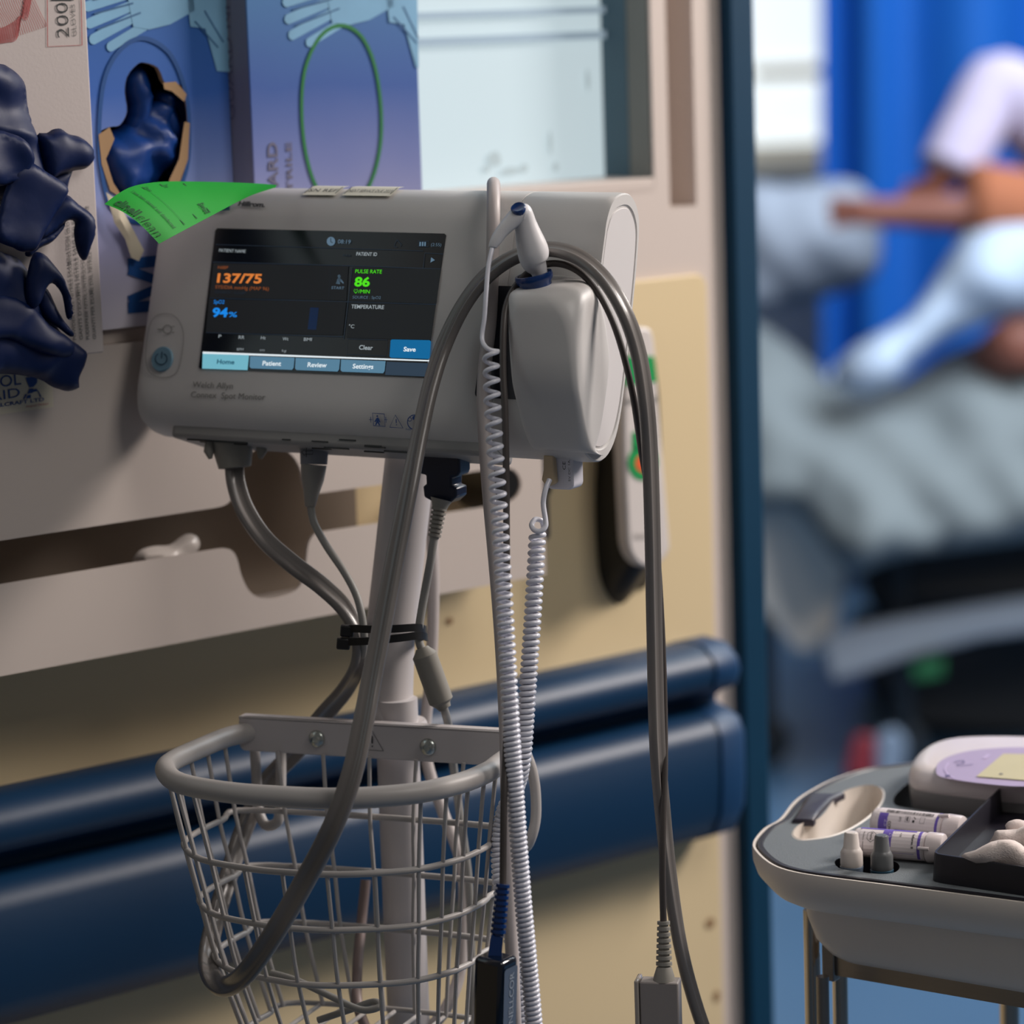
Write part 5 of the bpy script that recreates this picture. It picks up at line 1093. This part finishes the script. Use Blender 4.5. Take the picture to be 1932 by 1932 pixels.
slab('mattress', [(1600, 1000), (2300, 940), (2300, 1120), (1640, 1150)], 6.0, 6.9, M_bedd, T, 0.02)
slab('underframe', [(1600, 1150), (2300, 1080), (2300, 1420), (1720, 1380), (1640, 1300)], 6.3, 6.8, M_bedd, T, 0.02)
slab('green_strap', [(1720, 1255), (1780, 1240), (1780, 1275), (1725, 1285)], 5.86, 5.90, mat('strap_green', (0, 92, 50), 0.6), T, 0.004)
for x, zz2 in ((1440, 6.1), (1700, 6.0)):
    p = pt(x, 1250, zz2); mb = MB(); mb.tube([V((p.x, p.y, 0.08)), V((p.x, p.y, 0.5))], 0.022, 14); mb.build('leg', M_bedd, T, world=True)
    mb = MB(); mb.lathe([(0.04, -.015), (0.05, -.01), (0.05, .01), (0.04, .015)], lambda a, b, h, p=p: V((p.x + a, p.y + h, 0.05 + b)), 20); mb.build('castor', M_bedd, T, world=True)
def blob(P, depth, th, m_, name, lab, cat, sd, wr=0.02, tilt=0.0, cell=0.035, ridge=0.8, ws=9):
    mb = MB(); K = 6000 / depth; Pc = [((x - 1700) / K, -(y - 700) / K) for x, y in closed_smooth(P, 3)]
    def fn_(u, v, h): return pt(1700 + u * K, 700 - v * K, depth - h + tilt * v)
    vs, fs = puff(Pc, fn_, th, cell, wr, ws, sd, back=0.8, ridge=ridge); mb.add(vs, fs)
    o = mb.build(name, m_, angle=180); return tag(o, lab, cat)
blob([(1380, 620), (1480, 640), (1600, 740), (1700, 720), (1850, 640), (2250, 560), (2300, 960), (2000, 1010), (1700, 1050), (1600, 1080), (1500, 960), (1380, 940)], 6.05, 0.14, mat('blanket_grey_teal', (116, 124, 128), 0.9), 'blanket', 'rumpled grey green blanket over the far bed', 'blanket', 4, 0.035, 0.9)
blob([(1565, 700), (1620, 650), (1720, 590), (1800, 470), (1850, 420), (2000, 410), (2300, 440), (2300, 600), (1950, 600), (1860, 610), (1760, 650), (1690, 720), (1640, 745), (1590, 735)], 5.85, 0.09, mat('sheet_pale_blue', (180, 196, 220), 0.85), 'bed_sheet', 'bright pale blue sheet heaped across the far bed', 'sheet', 6, 0.03, 0.3)
blob([(1395, 360), (1480, 350), (1600, 340), (1650, 380), (1662, 440), (1650, 520), (1560, 560), (1395, 580)], 6.6, 0.10, mat('pillow_grey', (168, 178, 196), 0.85), 'pillow', 'pale grey lilac pillow at the head of the far bed', 'pillow', 9, 0.02)
# person in the bed: one continuous skinned body, arm raised and bent
def person():
    me = bpy.data.meshes.new('person'); Z = 6.25
    J = [((2330, 640), Z + .1, .15), ((2260, 540), Z + .1, .15), ((2190, 440), Z + .05, .15), ((2150, 340), Z, .07), ((2140, 250), Z, .075), ((2130, 170), Z, .10),
         ((2100, 400), Z, .08), ((2000, 280), Z - .1, .055), ((1890, 170), Z - .15, .045), ((1838, 240), Z - .18, .040), ((1790, 330), Z - .2, .030), ((1760, 365), Z - .2, .035), ((1735, 385), Z - .2, .018),
         ((2100, 430), Z - .15, .07), ((1960, 410), Z - .25, .045), ((1800, 400), Z - .3, .038), ((1670, 402), Z - .3, .028), ((1620, 400), Z - .3, .036), ((1580, 402), Z - .3, .018),
         ((2200, 660), Z - .1, .10), ((2020, 640), Z - .3, .075), ((1900, 650), Z - .38, .055), ((1860, 700), Z - .2, .05)]
    E_ = [(0, 1), (1, 2), (2, 3), (3, 4), (4, 5), (2, 6), (6, 7), (7, 8), (8, 9), (9, 10), (10, 11), (11, 12), (2, 13), (13, 14), (14, 15), (15, 16), (16, 17), (17, 18), (0, 19), (19, 20), (20, 21), (21, 22)]
    # fingers on both hands
    for hand, tip in ((11, (-1, .5)), (17, (-1, .05))):
        (hx, hy), hz, _ = J[hand]
        for k in range(4):
            b = len(J); J.append(((hx - 24, hy - 18 + 12 * k), hz, .011)); J.append(((hx - 62 + 4 * abs(k - 1), hy - 24 + 17 * k + (14 if hand == 11 else 0)), hz, .008)); E_ += [(hand, b), (b, b + 1)]
    me.from_pydata([pt(p[0], p[1], z) for p, z, r_ in J], E_, [])
    o = bpy.data.objects.new('person', me); COL.objects.link(o)
    sk = o.modifiers.new('skin', 'SKIN'); sl = me.skin_vertices[0] if me.skin_vertices else None
    if sl is None:
        bm = bmesh.new(); bm.from_mesh(me); bm.verts.layers.skin.verify(); bm.to_mesh(me); bm.free(); sl = me.skin_vertices[0]
    for i, (p, z, r_) in enumerate(J): sl.data[i].radius = (r_, r_)
    sl.data[0].use_root = True
    o.modifiers.new('subdivision', 'SUBSURF').render_levels = 2
    me.materials.append(mat('skin_brown', (128, 76, 62), 0.55))
    FR[o.name] = Matrix.Identity(4)
    tag(o, 'person in the far bed, pale sleeve, arm bent and raised', 'person')
    mb = MB(); mb.tube([pt(*p) for p in smooth([(2120, 400, Z), (2000, 262, Z - .1), (1890, 165, Z - .15), (1832, 245, Z - .18), (1792, 325, Z - .2)], 6)], [0.095] * 4 + [0.085] * 6 + [0.068] * 4 + [0.062] * 11, 20)
    mb.build('sleeve', mat('sleeve_lavender', (184, 174, 200), 0.85), o, angle=180)
    mb = MB(); mb.tube([pt(*p) for p in smooth([(2150, 450, Z - .15), (1990, 408, Z - .26), (1830, 380, Z - .3)], 6)], [0.09] * 5 + [0.075] * 8, 20)
    mb.build('cuffed_sleeve', mat('sleeve_orange', (160, 96, 66), 0.85), o, angle=180)
person()
# red and white thing on the floor
T = thing('floor_bag', 'small red and white bag on the blue floor behind the tray', 'bag', at(V((pt(1650, 1450, 5.9).x, pt(1650, 1450, 5.9).y, 0))))
slab('red_half', [(1588, 1470), (1612, 1385), (1652, 1385), (1650, 1475)], 5.8, 5.9, mat('bag_red', (120, 24, 40), 0.6), T, 0.01)
slab('white_half', [(1652, 1385), (1690, 1370), (1712, 1400), (1700, 1480), (1650, 1475)], 5.8, 5.9, mat('bag_grey', (112, 128, 150), 0.6), T, 0.01)
for o in list(COL.objects):
    if o.get('kind') == 'structure' and 'category' in o: del o['category']
